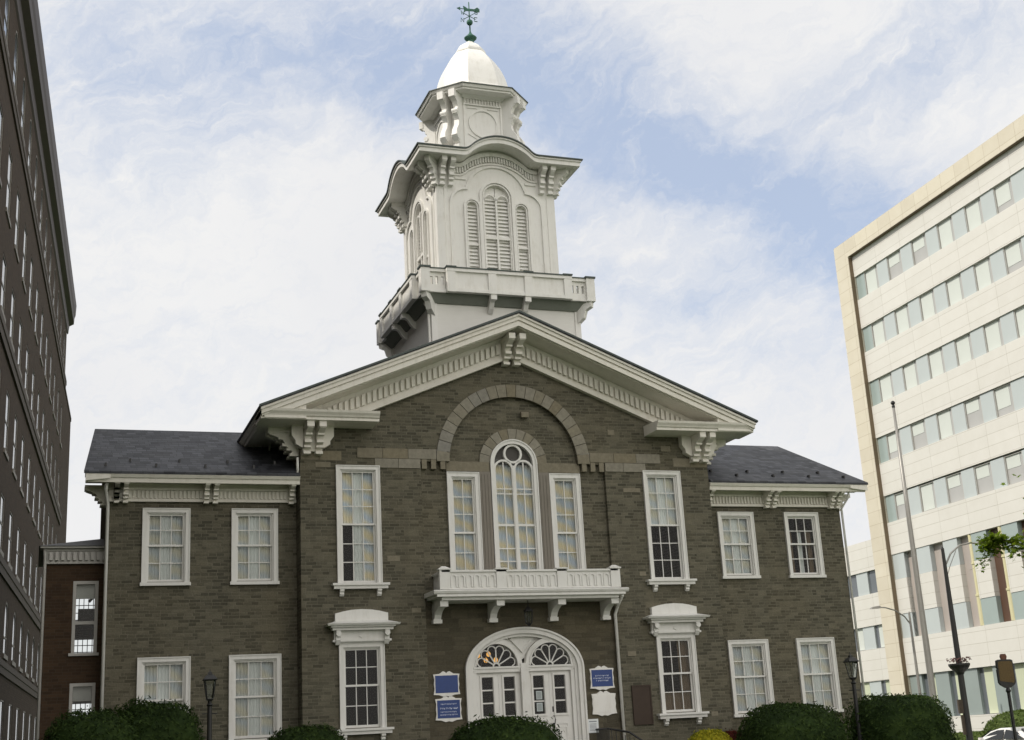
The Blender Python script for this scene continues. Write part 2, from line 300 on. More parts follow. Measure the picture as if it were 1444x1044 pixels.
# ------------------------------------------------------------------ mesh helper
class MB:
    def __init__(self): self.v = []; self.f = []; self.mi = []; self.T = Matrix.Identity(4); self.k = 0
    def add(self, vs, fs):
        o = len(self.v); self.v += [tuple(self.T @ Vector(p)) for p in vs]
        self.f += [tuple(i + o for i in q) for q in fs]; self.mi += [self.k] * len(fs)
        return self
    def box(self, x0, x1, y0, y1, z0, z1):
        if x0 > x1: x0, x1 = x1, x0
        if y0 > y1: y0, y1 = y1, y0
        return self.add([(x0, y0, z0), (x1, y0, z0), (x1, y1, z0), (x0, y1, z0), (x0, y0, z1), (x1, y0, z1), (x1, y1, z1), (x0, y1, z1)],
                        [(0, 3, 2, 1), (4, 5, 6, 7), (0, 1, 5, 4), (1, 2, 6, 5), (2, 3, 7, 6), (3, 0, 4, 7)])
    def solid(self, A, B):
        """two matching loops joined into a closed solid"""
        n = len(A)
        return self.add(list(A) + list(B), [tuple(range(n))[::-1], tuple(range(n, 2 * n))] + [(i, (i + 1) % n, n + (i + 1) % n, n + i) for i in range(n)])
    def xz(self, P, y0, y1): return self.solid([(x, y0, z) for x, z in P], [(x, y1, z) for x, z in P])
    def yz(self, P, x0, x1): return self.solid([(x0, y, z) for y, z in P], [(x1, y, z) for y, z in P])
    def xy(self, P, z0, z1): return self.solid([(x, y, z0) for x, y in P], [(x, y, z1) for x, y in P])
    def holed(self, outer, holes, y, yr=None):
        """flat wall in the x-z plane with holes and reveals running back to yr"""
        loops = [outer] + holes; pts = [p for L in loops for p in L]
        tri = tessellate_polygon([[Vector((p[0], p[1], 0)) for p in L] for L in loops])
        self.add([(p[0], y, p[1]) for p in pts], [tuple(t) for t in tri])
        if yr is not None:
            for L in holes:
                n = len(L); self.add([(p[0], y, p[1]) for p in L] + [(p[0], yr, p[1]) for p in L], [(i, (i + 1) % n, n + (i + 1) % n, n + i) for i in range(n)])
        return self
    def ribbon(self, P, wd, y0, y1, closed=False):
        """band of width wd centred on a 2-D path in the x-z plane"""
        n = len(P); L = []; R_ = []
        for i in range(n):
            a = Vector(P[i - 1] if (i > 0 or closed) else P[i]); b = Vector(P[(i + 1) % n] if (i < n - 1 or closed) else P[i]); p = Vector(P[i])
            d1 = (p - a); d2 = (b - p)
            d1 = d1.normalized() if d1.length > 1e-9 else d2.normalized(); d2 = d2.normalized() if d2.length > 1e-9 else d1
            t = (d1 + d2); t = t.normalized() if t.length > 1e-6 else d1
            nn = Vector((-t.y, t.x)); k = 1.0 / max(0.5, nn.dot(Vector((-d1.y, d1.x))))
            L.append(p + nn * wd / 2 * k); R_.append(p - nn * wd / 2 * k)
        rng = range(n if closed else n - 1)
        vs = [(q.x, y0, q.y) for q in L] + [(q.x, y0, q.y) for q in R_] + [(q.x, y1, q.y) for q in L] + [(q.x, y1, q.y) for q in R_]
        fs = []
        for i in rng:
            j = (i + 1) % n
            fs += [(i, j, n + j, n + i), (2 * n + i, 3 * n + i, 3 * n + j, 2 * n + j), (i, 2 * n + i, 2 * n + j, j), (n + i, n + j, 3 * n + j, 3 * n + i)]
        if not closed: fs += [(0, n, 3 * n, 2 * n), (n - 1, 3 * n - 1, 4 * n - 1, 2 * n - 1)]
        return self.add(vs, fs)
    def tube(self, P, r, seg=8, r1=None):
        P = [Vector(p) for p in P]; n = len(P); vs = []; fs = []; up = Vector((0.13, 0.21, 0.97))
        for i, p in enumerate(P):
            d = (P[min(i + 1, n - 1)] - P[max(i - 1, 0)]).normalized()
            a = d.cross(up); a = a.normalized() if a.length > 1e-4 else d.cross(Vector((1, 0, 0))).normalized(); b = d.cross(a)
            rr = r if r1 is None else r + (r1 - r) * i / (n - 1)
            vs += [tuple(p + (a * math.cos(2 * PI * k / seg) + b * math.sin(2 * PI * k / seg)) * rr) for k in range(seg)]
        for i in range(n - 1):
            for k in range(seg): fs.append((i * seg + k, i * seg + (k + 1) % seg, (i + 1) * seg + (k + 1) % seg, (i + 1) * seg + k))
        fs += [tuple(range(seg))[::-1], tuple((n - 1) * seg + k for k in range(seg))]
        return self.add(vs, fs)
    def lathe(self, prof, cx=0, cy=0, seg=16, rot=0.0):
        vs = []; fs = []; n = len(prof)
        for r, z in prof:
            r = max(r, 1e-4); vs += [(cx + r * math.cos(2 * PI * k / seg + rot), cy + r * math.sin(2 * PI * k / seg + rot), z) for k in range(seg)]
        for i in range(n - 1):
            for k in range(seg): fs.append((i * seg + k, i * seg + (k + 1) % seg, (i + 1) * seg + (k + 1) % seg, (i + 1) * seg + k))
        fs += [tuple(range(seg))[::-1], tuple((n - 1) * seg + k for k in range(seg))]
        return self.add(vs, fs)

def tag(o, label=None, cat=None, group=None, kind=None):
    if label: o['label'] = label
    if cat: o['category'] = cat
    if group: o['group'] = group
    if kind: o['kind'] = kind
    return o
def wloc(p):
    v = Vector((0, 0, 0))
    while p is not None: v = v + p.location; p = p.parent
    return v
def build(mb, name, mats, parent=None, loc=None, smooth=False, label=None):
    """loc None: vertices are in world space; the object's origin is its parent's"""
    if not isinstance(mats, (list, tuple)): mats = [mats]
    off = wloc(parent) if (parent is not None and loc is None) else Vector((0, 0, 0))
    me = bpy.data.meshes.new(name); me.from_pydata([(a - off.x, b - off.y, c - off.z) for a, b, c in mb.v], [], mb.f)
    for k in mats: me.materials.append(M[k])
    if len(mats) > 1: me.polygons.foreach_set('material_index', mb.mi)
    if smooth: me.polygons.foreach_set('use_smooth', [True] * len(me.polygons))
    bm = bmesh.new(); bm.from_mesh(me); bmesh.ops.recalc_face_normals(bm, faces=bm.faces); bm.to_mesh(me); bm.free()
    o = bpy.data.objects.new(name, me); COL.objects.link(o); o.parent = parent
    if loc is not None: o.location = loc
    if label: o['label'] = label
    return o
def thing(name, label, cat, loc, group=None, rz=0.0):
    o = bpy.data.objects.new(name, None); COL.objects.link(o); o.location = loc; o.rotation_euler = (0, 0, rz); o.empty_display_size = 0.3
    return tag(o, label, cat, group)
def copy_tree(o, parent):
    c = o.copy(); COL.objects.link(c); c.parent = parent
    for ch in list(o.children): copy_tree(ch, c)
    return c
def copy_part(o, parent, loc): c = copy_tree(o, parent); c.location = loc; return c
def arc(cx, cz, r, a0, a1, n, rz=None):
    rz = r if rz is None else rz
    return [(cx + r * math.cos(a0 + (a1 - a0) * i / n), cz + rz * math.sin(a0 + (a1 - a0) * i / n)) for i in range(n + 1)]
def rect(x0, x1, z0, z1): return [(x0, z0), (x1, z0), (x1, z1), (x0, z1)]
def clipz(P, zc):
    out = []
    for i in range(len(P)):
        a, b = P[i], P[(i + 1) % len(P)]
        if a[1] >= zc: out.append(a)
        if (a[1] >= zc) != (b[1] >= zc):
            t = (zc - a[1]) / (b[1] - a[1]); out.append((a[0] + t * (b[0] - a[0]), zc))
    return out

# ================================================================== ground
def sheet(name, P, z, mt):
    b = MB(); b.add([(x, y, z) for x, y in P], [tuple(range(len(P)))]); o = build(b, name, mt); tag(o, kind='structure'); return o
sheet('ground', [(-6000, -6000), (6000, -6000), (6000, 6000), (-6000, 6000)], ZG, 'grass')
sheet('pavement', [(-60, -38), (20.8, -38), (20.8, -31), (-60, -31)], ZG + 0.10, 'concrete')
sheet('road', [(-60, -52), (60, -52), (60, -38.1), (-60, -38.1)], ZG + 0.004, 'asphalt')
sheet('side_road', [(21.2, -38), (29.2, -38), (32.5, 80), (24.5, 80)], ZG + 0.008, 'asphalt')
sheet('side_pavement', [(18.4, -31), (20.8, -31), (24.2, 80), (21.8, 80)], ZG + 0.11, 'concrete')
sheet('entrance_path', [(-1.5, -31), (1.7, -31), (1.7, -3.3), (-1.5, -3.3)], ZG + 0.02, 'concrete')
b = MB()
for k in range(18): b.box(25.15, 25.27, -34 + k * 6, -31 + k * 6, ZG + 0.009, ZG + 0.013)
tag(build(b, 'road_marking', 'roadpaint'), kind='structure')
b = MB(); b.solid([(20.8, -38, ZG - 0.02), (21.0, -38, ZG - 0.02), (21.0, -38, ZG + 0.13), (20.8, -38, ZG + 0.13)], [(24.2, 80, ZG - 0.02), (24.4, 80, ZG - 0.02), (24.4, 80, ZG + 0.13), (24.2, 80, ZG + 0.13)])
tag(build(b, 'kerb', 'concrete'), kind='structure')

# ================================================================== courthouse
CH = thing('courthouse', 'grey brown stone courthouse with a white bell tower and a pedimented front', 'courthouse', (0, 0, ZG))
XC, XW, YW, YB = 6.01, 10.76, 0.625, 8.2
UW = (3.875, 5.07); ZT, ZB = 7.414, 4.278; LT, LB = 2.763, 0.63
WU = [(6.503, 7.707), (8.752, 9.944)]; WT, WB = 6.339, 4.444
WL = [(6.433, 7.756), (8.70, 9.99)]; GT, GB = 2.59, 0.52
RS = 0.41; RA = 11.71                       # gable slope and apex height
def roofz(x): return RA - RS * abs(x)
bay = [(-2.72, ZG), (-2.72, 7.57)] + arc(0, 7.57, 1.9, PI, 0, 36) + [(2.72, 7.57), (2.72, ZG)]
def mir(r): return [r, (-r[1], -r[0])]
b = MB()
outer = [(-XC, ZG), (-2.72, ZG), (-2.72, 7.57)] + arc(0, 7.57, 1.9, PI, 0, 36) + [(2.72, 7.57), (2.72, ZG), (XC, ZG), (XC, 8.8), (0, RA - 0.43), (-XC, 8.8)]
holes = [rect(a, c, z0, z1) for a, c in mir(UW) for z0, z1 in ((ZB + 0.02, ZT - 0.02), (LB + 0.02, LT - 0.02))]
holes = [[(x + (0.02 if i in (0, 3) else -0.02), z) for i, (x, z) in enumerate(h)] for h in holes]
b.holed(outer, holes, 0.0, 0.30)
pts = bay[1:-1]; n = len(bay)                # reveal of the recessed bay
b.add([(p[0], 0, p[1]) for p in bay] + [(p[0], 0.13, p[1]) for p in bay], [(i, i + 1, n + i + 1, n + i) for i in range(n - 1)])
for s in (-1, 1):
    b.add([(s * XC, 0, ZG), (s * XC, YB, ZG), (s * XC, YB, 8.8), (s * XC, 0, 8.8)], [(0, 1, 2, 3)])
b.add([(-XC, YB, ZG), (XC, YB, ZG), (XC, YB, 8.8), (0, YB, RA - 0.43), (-XC, YB, 8.8)], [(0, 1, 2, 3, 4)])
ZSP = 3.9
ZA = 7.57
archwin = [(-0.69, 3.98), (-0.69, ZA)] + arc(0, ZA, 0.69, PI, 0, 24)[1:] + [(0.69, 3.98)]
sidew = [rect(-1.96, -1.04, 3.98, 7.30), rect(1.04, 1.96, 3.98, 7.30)]
up = [(-2.72, ZSP), (-2.72, 7.57)] + arc(0, 7.57, 1.9, PI, 0, 36) + [(2.72, 7.57), (2.72, ZSP)]
b.holed(up, [archwin] + sidew, 0.13, 0.42)
build(b, 'wall', 'stone', CH)
b = MB()
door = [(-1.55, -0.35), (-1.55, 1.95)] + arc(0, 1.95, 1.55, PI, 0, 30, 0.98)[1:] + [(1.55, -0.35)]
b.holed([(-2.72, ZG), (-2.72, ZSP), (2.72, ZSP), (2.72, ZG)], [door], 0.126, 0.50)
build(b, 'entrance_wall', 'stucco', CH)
# wings
for s in (-1, 1):
    b = MB(); fx = lambda r: (min(s * r[0], s * r[1]), max(s * r[0], s * r[1]))
    hs = []
    for r in WU: a, c = fx(r); hs.append(rect(a + 0.02, c - 0.02, WB + 0.02, WT - 0.02))
    for r in WL: a, c = fx(r); hs.append(rect(a + 0.02, c - 0.02, GB + 0.02, GT - 0.02))
    a, c = fx((XC, XW)); b.holed(rect(a, c, ZG, 7.10), hs, YW, YW + 0.30)
    b.add([(s * XW, YW, ZG), (s * XW, 5.6, ZG), (s * XW, 5.6, 8.4), (s * XW, 4.22, 9.1), (s * XW, YW, 7.35)], [(0, 1, 2, 3, 4)])
    b.add([(s * XC, 5.6, ZG), (s * XW, 5.6, ZG), (s * XW, 5.6, 8.4), (s * XC, 5.6, 8.4)], [(0, 1, 2, 3)])
    build(b, 'wing_wall', 'stone', CH)
b = MB(); b.box(-5.95, 5.95, 3.6, 3.7, ZG, 8.7).box(-5.95, 5.95, 0.5, 3.6, 3.3, 3.5)
for s in (-1, 1): b.box(s * 6.05, s * 10.7, 3.2, 3.3, ZG, 7.0).box(s * 6.05, s * 10.7, 1.0, 3.2, 3.1, 3.3)
build(b, 'room_partition', 'darkroom', CH)
# foundations and steps
b = MB(); 
for i in range(7): b.box(-1.9 - 0.06 * i, 2.1 + 0.06 * i, -0.5 - 0.34 * (i + 1), 0.12, ZG - 0.02, -0.42 - 0.185 * i + 0.0)
build(b, 'entrance_steps', 'concrete', CH)
# roofs
b = MB()
for s in (-1, 1):
    P = [(0, RA), (s * 7.22, roofz(7.22)), (s * 7.22, roofz(7.22) - 0.07), (0, RA - 0.075)]
    b.xz(P, -1.06, 9.2)
build(b, 'gable_roof', 'slate', CH)
for s in (-1, 1):
    b = MB(); lo, hi = 6.03, 11.42
    top = [(s * lo, -0.10, 7.15), (s * hi, -0.10, 7.15), (s * 11.05, 4.22, 9.27), (s * lo, 4.22, 9.27)]
    bk = [(s * lo, 4.22, 9.27), (s * 11.05, 4.22, 9.27), (s * 10.85, 5.7, 8.5), (s * lo, 5.7, 8.5)]
    for q in (top, bk): b.solid(q, [(x, y, z - 0.07) for x, y, z in q])
    build(b, 'wing_roof', 'slate', CH)
    xs = [s * (6.55 + 0.62 * k) for k in range(8)]
    for k, x in enumerate(xs):                     # snow guards in two staggered rows
        g = MB(); y = 0.34 if k % 2 else 0.78; z = 7.15 + (y + 0.10) * 0.4907
        g.box(x - 0.025, x + 0.025, y - 0.02, y + 0.10, z - 0.02, z + 0.085)
        build(g, 'snow_guard', 'black', CH)
# gable cornice -----------------------------------------------------
def slab(mb, o0, o1, y0, y1, xe, zc=None):
    for s in (-1, 1):
        P = [(0, RA - o0), (s * xe, roofz(xe) - o0), (s * xe, roofz(xe) - o1), (0, RA - o1)]
        if zc is not None: P = clipz(P, zc)
        mb.xz(P, y0, y1)
b = MB()
slab(b, 0.078, 0.14, -1.03, 0.30, 7.19); slab(b, 0.141, 0.25, -0.985, 0.30, 7.17); slab(b, 0.251, 0.30, -0.93, 0.30, 7.15); slab(b, 0.301, 0.42, -0.965, -0.86, 7.15, 8.62); slab(b, 0.36, 0.44, -0.859, 0.0, 7.0, 8.62)
for s in (-1, 1):                                # side eaves, running back
    P = [(s * 6.0, 8.45), (s * 7.08, 8.45), (s * 7.1, 8.53), (s * 7.13, 8.54), (s * 7.19, 8.68), (s * 7.18, roofz(7.18) - 0.075), (s * 6.0, roofz(6.0) - 0.30)]
    b.xz(P, -0.90, 9.1)
build(b, 'raking_cornice', 'trim', CH)
for s in (-1, 1):                                # horizontal returns
    b = MB()
    def yzx(P, x0, x1): b.yz(P, s * x0, s * x1)
    yzx([(0.0, 8.43), (-0.86, 8.43), (-0.86, 8.50), (-0.90, 8.52), (-0.92, 8.56), (-0.97, 8.62), (-0.99, 8.68), (-0.2, 8.73), (0.0, 8.73)], 4.05, 7.17)
    build(b, 'cornice_return', 'trim', CH)
b = MB()
slab(b, 0.441, 0.56, -0.10, -0.002, 6.4, 8.7); slab(b, 0.561, 0.98, -0.075, -0.002, 6.2, 8.7); slab(b, 0.981, 1.03, -0.12, -0.002, 5.5, 8.7); slab(b, 1.031, 1.13, -0.17, -0.002, 5.4, 8.7)
x = 0.33
while x < 5.35:                                  # dentils
    for s in (-1, 1):
        z = roofz(x + 0.04) - 0.58; b.xz([(s * x, z), (s * (x + 0.095), z - 0.039), (s * (x + 0.095), z - 0.34), (s * x, z - 0.30)], -0.17, -0.076)
    x += 0.157
build(b, 'gable_frieze', 'trim', CH)
b = MB()
for s in (-1, 1): b.xz([(0, RA + 0.004), (s * 7.24, roofz(7.24) + 0.004), (s * 7.24, roofz(7.24) - 0.05), (0, RA - 0.05)], -1.075, -1.045)
build(b, 'roof_edge', 'lead', CH)

def console(wd, d, h, cap=True):
    """scrolled bracket: back on y=0, top at z=0, projecting to -d, foot at -h"""
    b = MB(); hw = wd / 2
    P = [(0, -0.16 * h), (-0.94 * d, -0.16 * h), (-0.95 * d, -0.24 * h), (-0.80 * d, -0.30 * h), (-0.62 * d, -0.36 * h), (-0.50 * d, -0.45 * h), (-0.45 * d, -0.55 * h), (-0.47 * d, -0.63 * h), (-0.36 * d, -0.70 * h), (-0.25 * d, -0.78 * h), (-0.20 * d, -0.86 * h), (-0.26 * d, -0.90 * h), (-0.25 * d, -h), (0, -h)]
    b.yz(P, -hw * 0.86, hw * 0.86)
    b.box(-hw, hw, -d, -0.62 * d, -0.21 * h, 0).box(-hw, hw, -0.62 * d, 0, -0.155 * h, 0)
    b.box(-hw, hw, -0.30 * d, 0, -h - 0.005, -0.92 * h)
    b.box(-hw, hw, -0.54 * d, -0.40 * d, -0.66 * h, -0.56 * h).box(-hw * 0.98, hw * 0.98, -0.66 * d, -0.45 * d, -0.42 * h, -0.35 * h).box(-hw * 0.98, hw * 0.98, -0.40 * d, -0.2 * d, -0.81 * h, -0.73 * h)
    for sx_ in (-1, 1):
        b.box(sx_ * hw * 0.87, sx_ * hw, -0.40 * d, -0.05 * d, -0.60 * h, -0.30 * h)
    return b
def brackets(proto, parent, locs, rzs=None):
    for i, l in enumerate(locs):
        c = copy_part(proto, parent, Vector(l) - wloc(parent))
        if rzs: c.rotation_euler = (0, 0, rzs[i])
def first(mb, name, mt, parent, l, rz=0.0):
    o = build(mb, name, mt, parent, Vector(l) - wloc(parent)); o.rotation_euler = (0, 0, rz); return o
pb = first(console(0.19, 0.80, 0.76), 'bracket', 'trim', CH, (-5.86, 0, 8.43))
L, A_ = [], []
for x in (-5.54, 5.54, 5.86): L.append((x, 0, 8.43)); A_.append(0)
for y in (0.28, 0.60):
    L += [(-6.01, y, 8.45), (6.01, y, 8.45)]; A_ += [-PI / 2, PI / 2]
for x in (-0.16, 0.16): L.append((x, -0.02, 11.12)); A_.append(0)
brackets(pb, CH, L, A_)
for s in (-1, 1):                               # scrolled blocks
    b = MB()
    for e in (-1, 1):
        xx = s * 5.70 + e * 0.26
        b.xz([(xx, 8.43), (xx + e * 0.30, 8.43), (xx + e * 0.30, 8.15), (xx + e * 0.20, 8.02), (xx + e * 0.20, 7.93), (xx + e * 0.05, 7.84), (xx, 7.84)], -0.22, -0.002)
    b.box(s * 5.70 - 0.26, s * 5.70 + 0.26, -0.14, -0.003, 7.75, 8.428)
    build(b, 'bracket_block', 'trim', CH)
# wing eaves ---------------------------------------------------------
for s in (-1, 1):
    b = MB(); 
    b.yz([(YW, 6.97), (0.08, 6.97), (0.08, 6.885), (0.0, 6.885), (-0.015, 6.99), (-0.05, 7.00), (-0.09, 7.07), (YW, 7.07)], s * 6.02, s * 11.36)
    b.yz([(0.4, 7.07), (-0.092, 7.07), (-0.092, 7.085), (0.4, 7.20)], s * 6.02, s * 11.38)
    b.solid([(s * 10.78, -0.09, 7.06), (s * 11.38, -0.09, 7.06), (s * 11.38, -0.09, 6.90), (s * 10.78, -0.09, 6.97)], [(s * 10.78, 4.22, 9.18), (s * 11.03, 4.22, 9.18), (s * 11.03, 4.22, 9.02), (s * 10.78, 4.22, 9.0)])
    build(b, 'eaves_cornice', 'trim', CH)
    b = MB(); yf = YW
    b.box(s * 6.02, s * 10.80, yf - 0.05, yf - 0.002, 6.50, 6.97); b.box(s * 6.02, s * 10.82, yf - 0.09, yf - 0.051, 6.50, 6.57); b.box(s * 6.02, s * 10.82, yf - 0.10, yf - 0.051, 6.80, 6.86)
    x = 6.08
    while x < 10.75: b.box(s * x, s * (x + 0.055), yf - 0.10, yf - 0.051, 6.59, 6.79); x += 0.104
    build(b, 'wing_frieze', 'trim', CH)
wb = first(console(0.13, 0.55, 0.52), 'bracket', 'trim', CH, (-10.60, YW - 0.05, 6.97))
brackets(wb, CH, [(s * x, YW - 0.05, 6.97) for s in (-1, 1) for x in (6.17, 8.14, 8.37, 10.38, 10.60)][:-1])
brackets(wb, CH, [(10.60, YW - 0.05, 6.97), (-10.81, 0.9, 6.97), (-10.81, 1.15, 6.97), (10.81, 0.9, 6.97), (10.81, 1.15, 6.97)], [0, -PI / 2, -PI / 2, PI / 2, PI / 2])
# stone dressings ------------------------------------------------------
b = MB()
def vouss(r0, r1, cz, n, y0, y1, a0=0.0, a1=PI):
    for i in range(n):
        p = a0 + (a1 - a0) * (i + 0.03) / n; q = a0 + (a1 - a0) * (i + 0.97) / n
        P = arc(0, cz, r1, p, q, 3) + arc(0, cz, r0, q, p, 3); b.xz(P, y0, y1)
vouss(1.90, 2.26, 7.57, 23, -0.035, 0.1); build(b, 'relieving_arch', 'sand', CH)
b = MB(); vouss(0.705, 1.0, ZA, 11, 0.085, 0.2); build(b, 'window_arch', 'sand', CH)
def stones(x0, x1, z0, z1, n, y0=-0.03, y1=0.1):
    c = [x0 + (x1 - x0) * i / n for i in range(n + 1)]
    for i in range(1, n): c[i] += random.uniform(-0.12, 0.12) * (x1 - x0) / n
    for i in range(n): b.box(c[i] + 0.006, c[i + 1] - 0.006, y0, y1, z0, z1)
for s in (-1, 1):
    b = MB(); stones(*sorted((s * 2.27, s * 4.48)), 7.63, 7.90, 3); stones(*sorted((s * 2.73, s * 4.0)), 7.37, 7.62, 2, -0.026)
    stones(*sorted((s * 1.96, s * 2.265)), 7.63, 7.90, 1)
    build(b, 'stone_band', 'sand', CH)
    for k in range(3): b = MB(); b.box(s * (2.02 + 0.265 * k), s * (2.16 + 0.265 * k), -0.02, 0.2, 7.36, 7.625); build(b, 'corbel', 'sand', CH)
    b = MB(); stones(*sorted((s * 0.72, s * 1.98)), 7.33, 7.60, 1, 0.075, 0.2); build(b, 'lintel', 'sand', CH); b = MB()
    stones(*sorted((s * 4.9, s * 5.99)), 7.55, 7.80, 2, -0.012, 0.1); build(b, 'stone_band', 'sand', CH)
for (x0, x1, z0, z1) in [(-3.72, -3.38, 4.86, 5.0), (3.25, 3.78, 6.78, 6.9), (2.9, 3.1, 8.45, 8.6), (0.28, 0.5, 8.9, 9.05), (3.55, 3.75, 4.4, 4.52), (-5.6, -5.2, 7.36, 7.5), (4.55, 4.85, 8.0, 8.16), (-3.1, -2.85, 3.5, 3.62), (3.0, 3.25, 2.2, 2.33), (5.4, 5.6, 0.5, 0.62)]:
    b = MB(); b.box(x0, x1, -0.008, 0.1, z0, z1); build(b, 'stone_block', 'sand', CH)

# windows ------------------------------------------------------------
def casing(w_, h, fr, sill, y0=-0.05, y1=0.12, head=None):
    b = MB()
    for s in (-1, 1):
        b.box(s * (w_ / 2 - fr), s * w_ / 2, y0, y1, 0, h); b.box(s * (w_ / 2 - fr - 0.03), s * (w_ / 2 - fr), y0 + 0.045, y1, 0.0, h - fr)
    b.box(-w_ / 2 + fr, w_ / 2 - fr, y0, y1, h - fr, h); b.box(-w_ / 2 + fr + 0.03, w_ / 2 - fr - 0.03, y0 + 0.045, y1, h - fr - 0.03, h - fr)
    b.ribbon([(-w_ / 2 + 0.012, 0), (-w_ / 2 + 0.012, h - 0.012), (w_ / 2 - 0.012, h - 0.012), (w_ / 2 - 0.012, 0)], 0.024, y0 - 0.022, y0 + 0.01)
    return b
def sash(w_, z0, z1, cols, rows, y, st=0.05, mu=0.022, botr=None):
    b = MB(); botr = botr or st; x0, x1 = -w_ / 2, w_ / 2
    b.box(x0, x0 + st, y, y + 0.04, z0, z1).box(x1 - st, x1, y, y + 0.04, z0, z1)
    b.box(x0 + st, x1 - st, y + 0.001, y + 0.04, z0, z0 + botr).box(x0 + st, x1 - st, y + 0.001, y + 0.04, z1 - st, z1)
    for i in range(1, cols):
        x = x0 + st + (x1 - x0 - 2 * st) * i / cols; b.box(x - mu / 2, x + mu / 2, y + 0.006, y + 0.034, z0 + botr, z1 - st)
    for j in range(1, rows):
        z = z0 + botr + (z1 - st - z0 - botr) * j / rows; b.box(x0 + st, x1 - st, y + 0.007, y + 0.033, z - mu / 2, z + mu / 2)
    return b
def pleats(x0, x1, z0, z1, y, amp=0.009, per=0.085):
    b = MB(); n = max(6, int((x1 - x0) / per * 6)); ph = random.uniform(0, 6)
    xs = [x0 + (x1 - x0) * i / n for i in range(n + 1)]
    P = [(x, y + amp * math.sin(2 * PI * (x - x0) / per + ph) + 0.4 * amp * math.sin(7.3 * x + ph)) for x in xs]
    b.add([(x, yy, z0) for x, yy in P] + [(x, yy + 0.01, z1) for x, yy in P], [(i, i + 1, n + 2 + i, n + 1 + i) for i in range(n)])
    return b
def pane(w_, z0, z1, y): b = MB(); b.add([(-w_ / 2, y, z0), (w_ / 2, y, z0), (w_ / 2, y, z1), (-w_ / 2, y, z1)], [(0, 1, 2, 3)]); return b
def sill_mb(w_, kind):
    b = MB()
    if kind == 'plain': b.box(-w_ / 2 - 0.03, w_ / 2 + 0.03, -0.09, 0.10, -0.085, -0.003)
    else:
        b.box(-w_ / 2 - 0.16, w_ / 2 + 0.16, -0.21, 0.10, -0.06, -0.003).box(-w_ / 2 - 0.12, w_ / 2 + 0.12, -0.16, 0.08, -0.145, -0.061)
        for s in (-1, 1):
            xx = s * (w_ / 2 - 0.10); b.yz([(0, -0.146), (-0.14, -0.146), (-0.14, -0.20), (-0.09, -0.24), (-0.10, -0.28), (-0.05, -0.33), (0, -0.33)], xx - 0.055, xx + 0.055)
    return b
def hood_mb(w_):
    b = MB(); e = w_ / 2
    b.box(-e - 0.13, e + 0.13, -0.11, 0.0, 0.0, 0.30)                        # frieze board
    b.box(-e - 0.17, e + 0.17, -0.15, 0.0, 0.022, 0.075)
    b.box(-e - 0.20, e + 0.20, -0.27, 0.0, 0.301, 0.37).box(-e - 0.25, e + 0.25, -0.34, 0.0, 0.371, 0.41)
    b.solid([(-e - 0.34, -0.40, 0.411), (e + 0.34, -0.40, 0.411), (e + 0.34, 0, 0.411), (-e - 0.34, 0, 0.411)], [(-e - 0.36, -0.43, 0.46), (e + 0.36, -0.43, 0.46), (e + 0.36, 0, 0.46), (-e - 0.36, 0, 0.46)])
    b.solid([(-e - 0.34, -0.41, 0.461), (e + 0.34, -0.41, 0.461), (e + 0.34, 0, 0.461), (-e - 0.34, 0, 0.461)], [(-e - 0.10, -0.14, 0.54), (e + 0.10, -0.14, 0.54), (e + 0.10, 0, 0.54), (-e - 0.10, 0, 0.54)])
    P = [(-e - 0.10, 0.50), (e + 0.10, 0.50), (e + 0.10, 0.74)] + [(x * (e + 0.08), 0.74 + 0.10 * (1 - x * x)) for x in (0.97, 0.7, 0.4, 0, -0.4, -0.7, -0.97)] + [(-e - 0.10, 0.74)]
    b.xz(P, -0.13, 0.0)
    for s in (-1, 1):
        xx = s * (e + 0.04)
        b.yz([(-0.11, 0.30), (-0.25, 0.30), (-0.27, 0.24), (-0.22, 0.18), (-0.19, 0.12), (-0.20, 0.06), (-0.15, -0.02), (-0.12, -0.06), (-0.11, -0.06)], xx - 0.06, xx + 0.06)
        b.xz(arc(xx, 0.22, 0.07, 0, 2 * PI, 12)[:-1], -0.285, -0.20)
    b.xz([(-0.09, 0.15), (0, 0.24), (0.09, 0.15), (0, 0.10)], -0.135, -0.10)
    return b
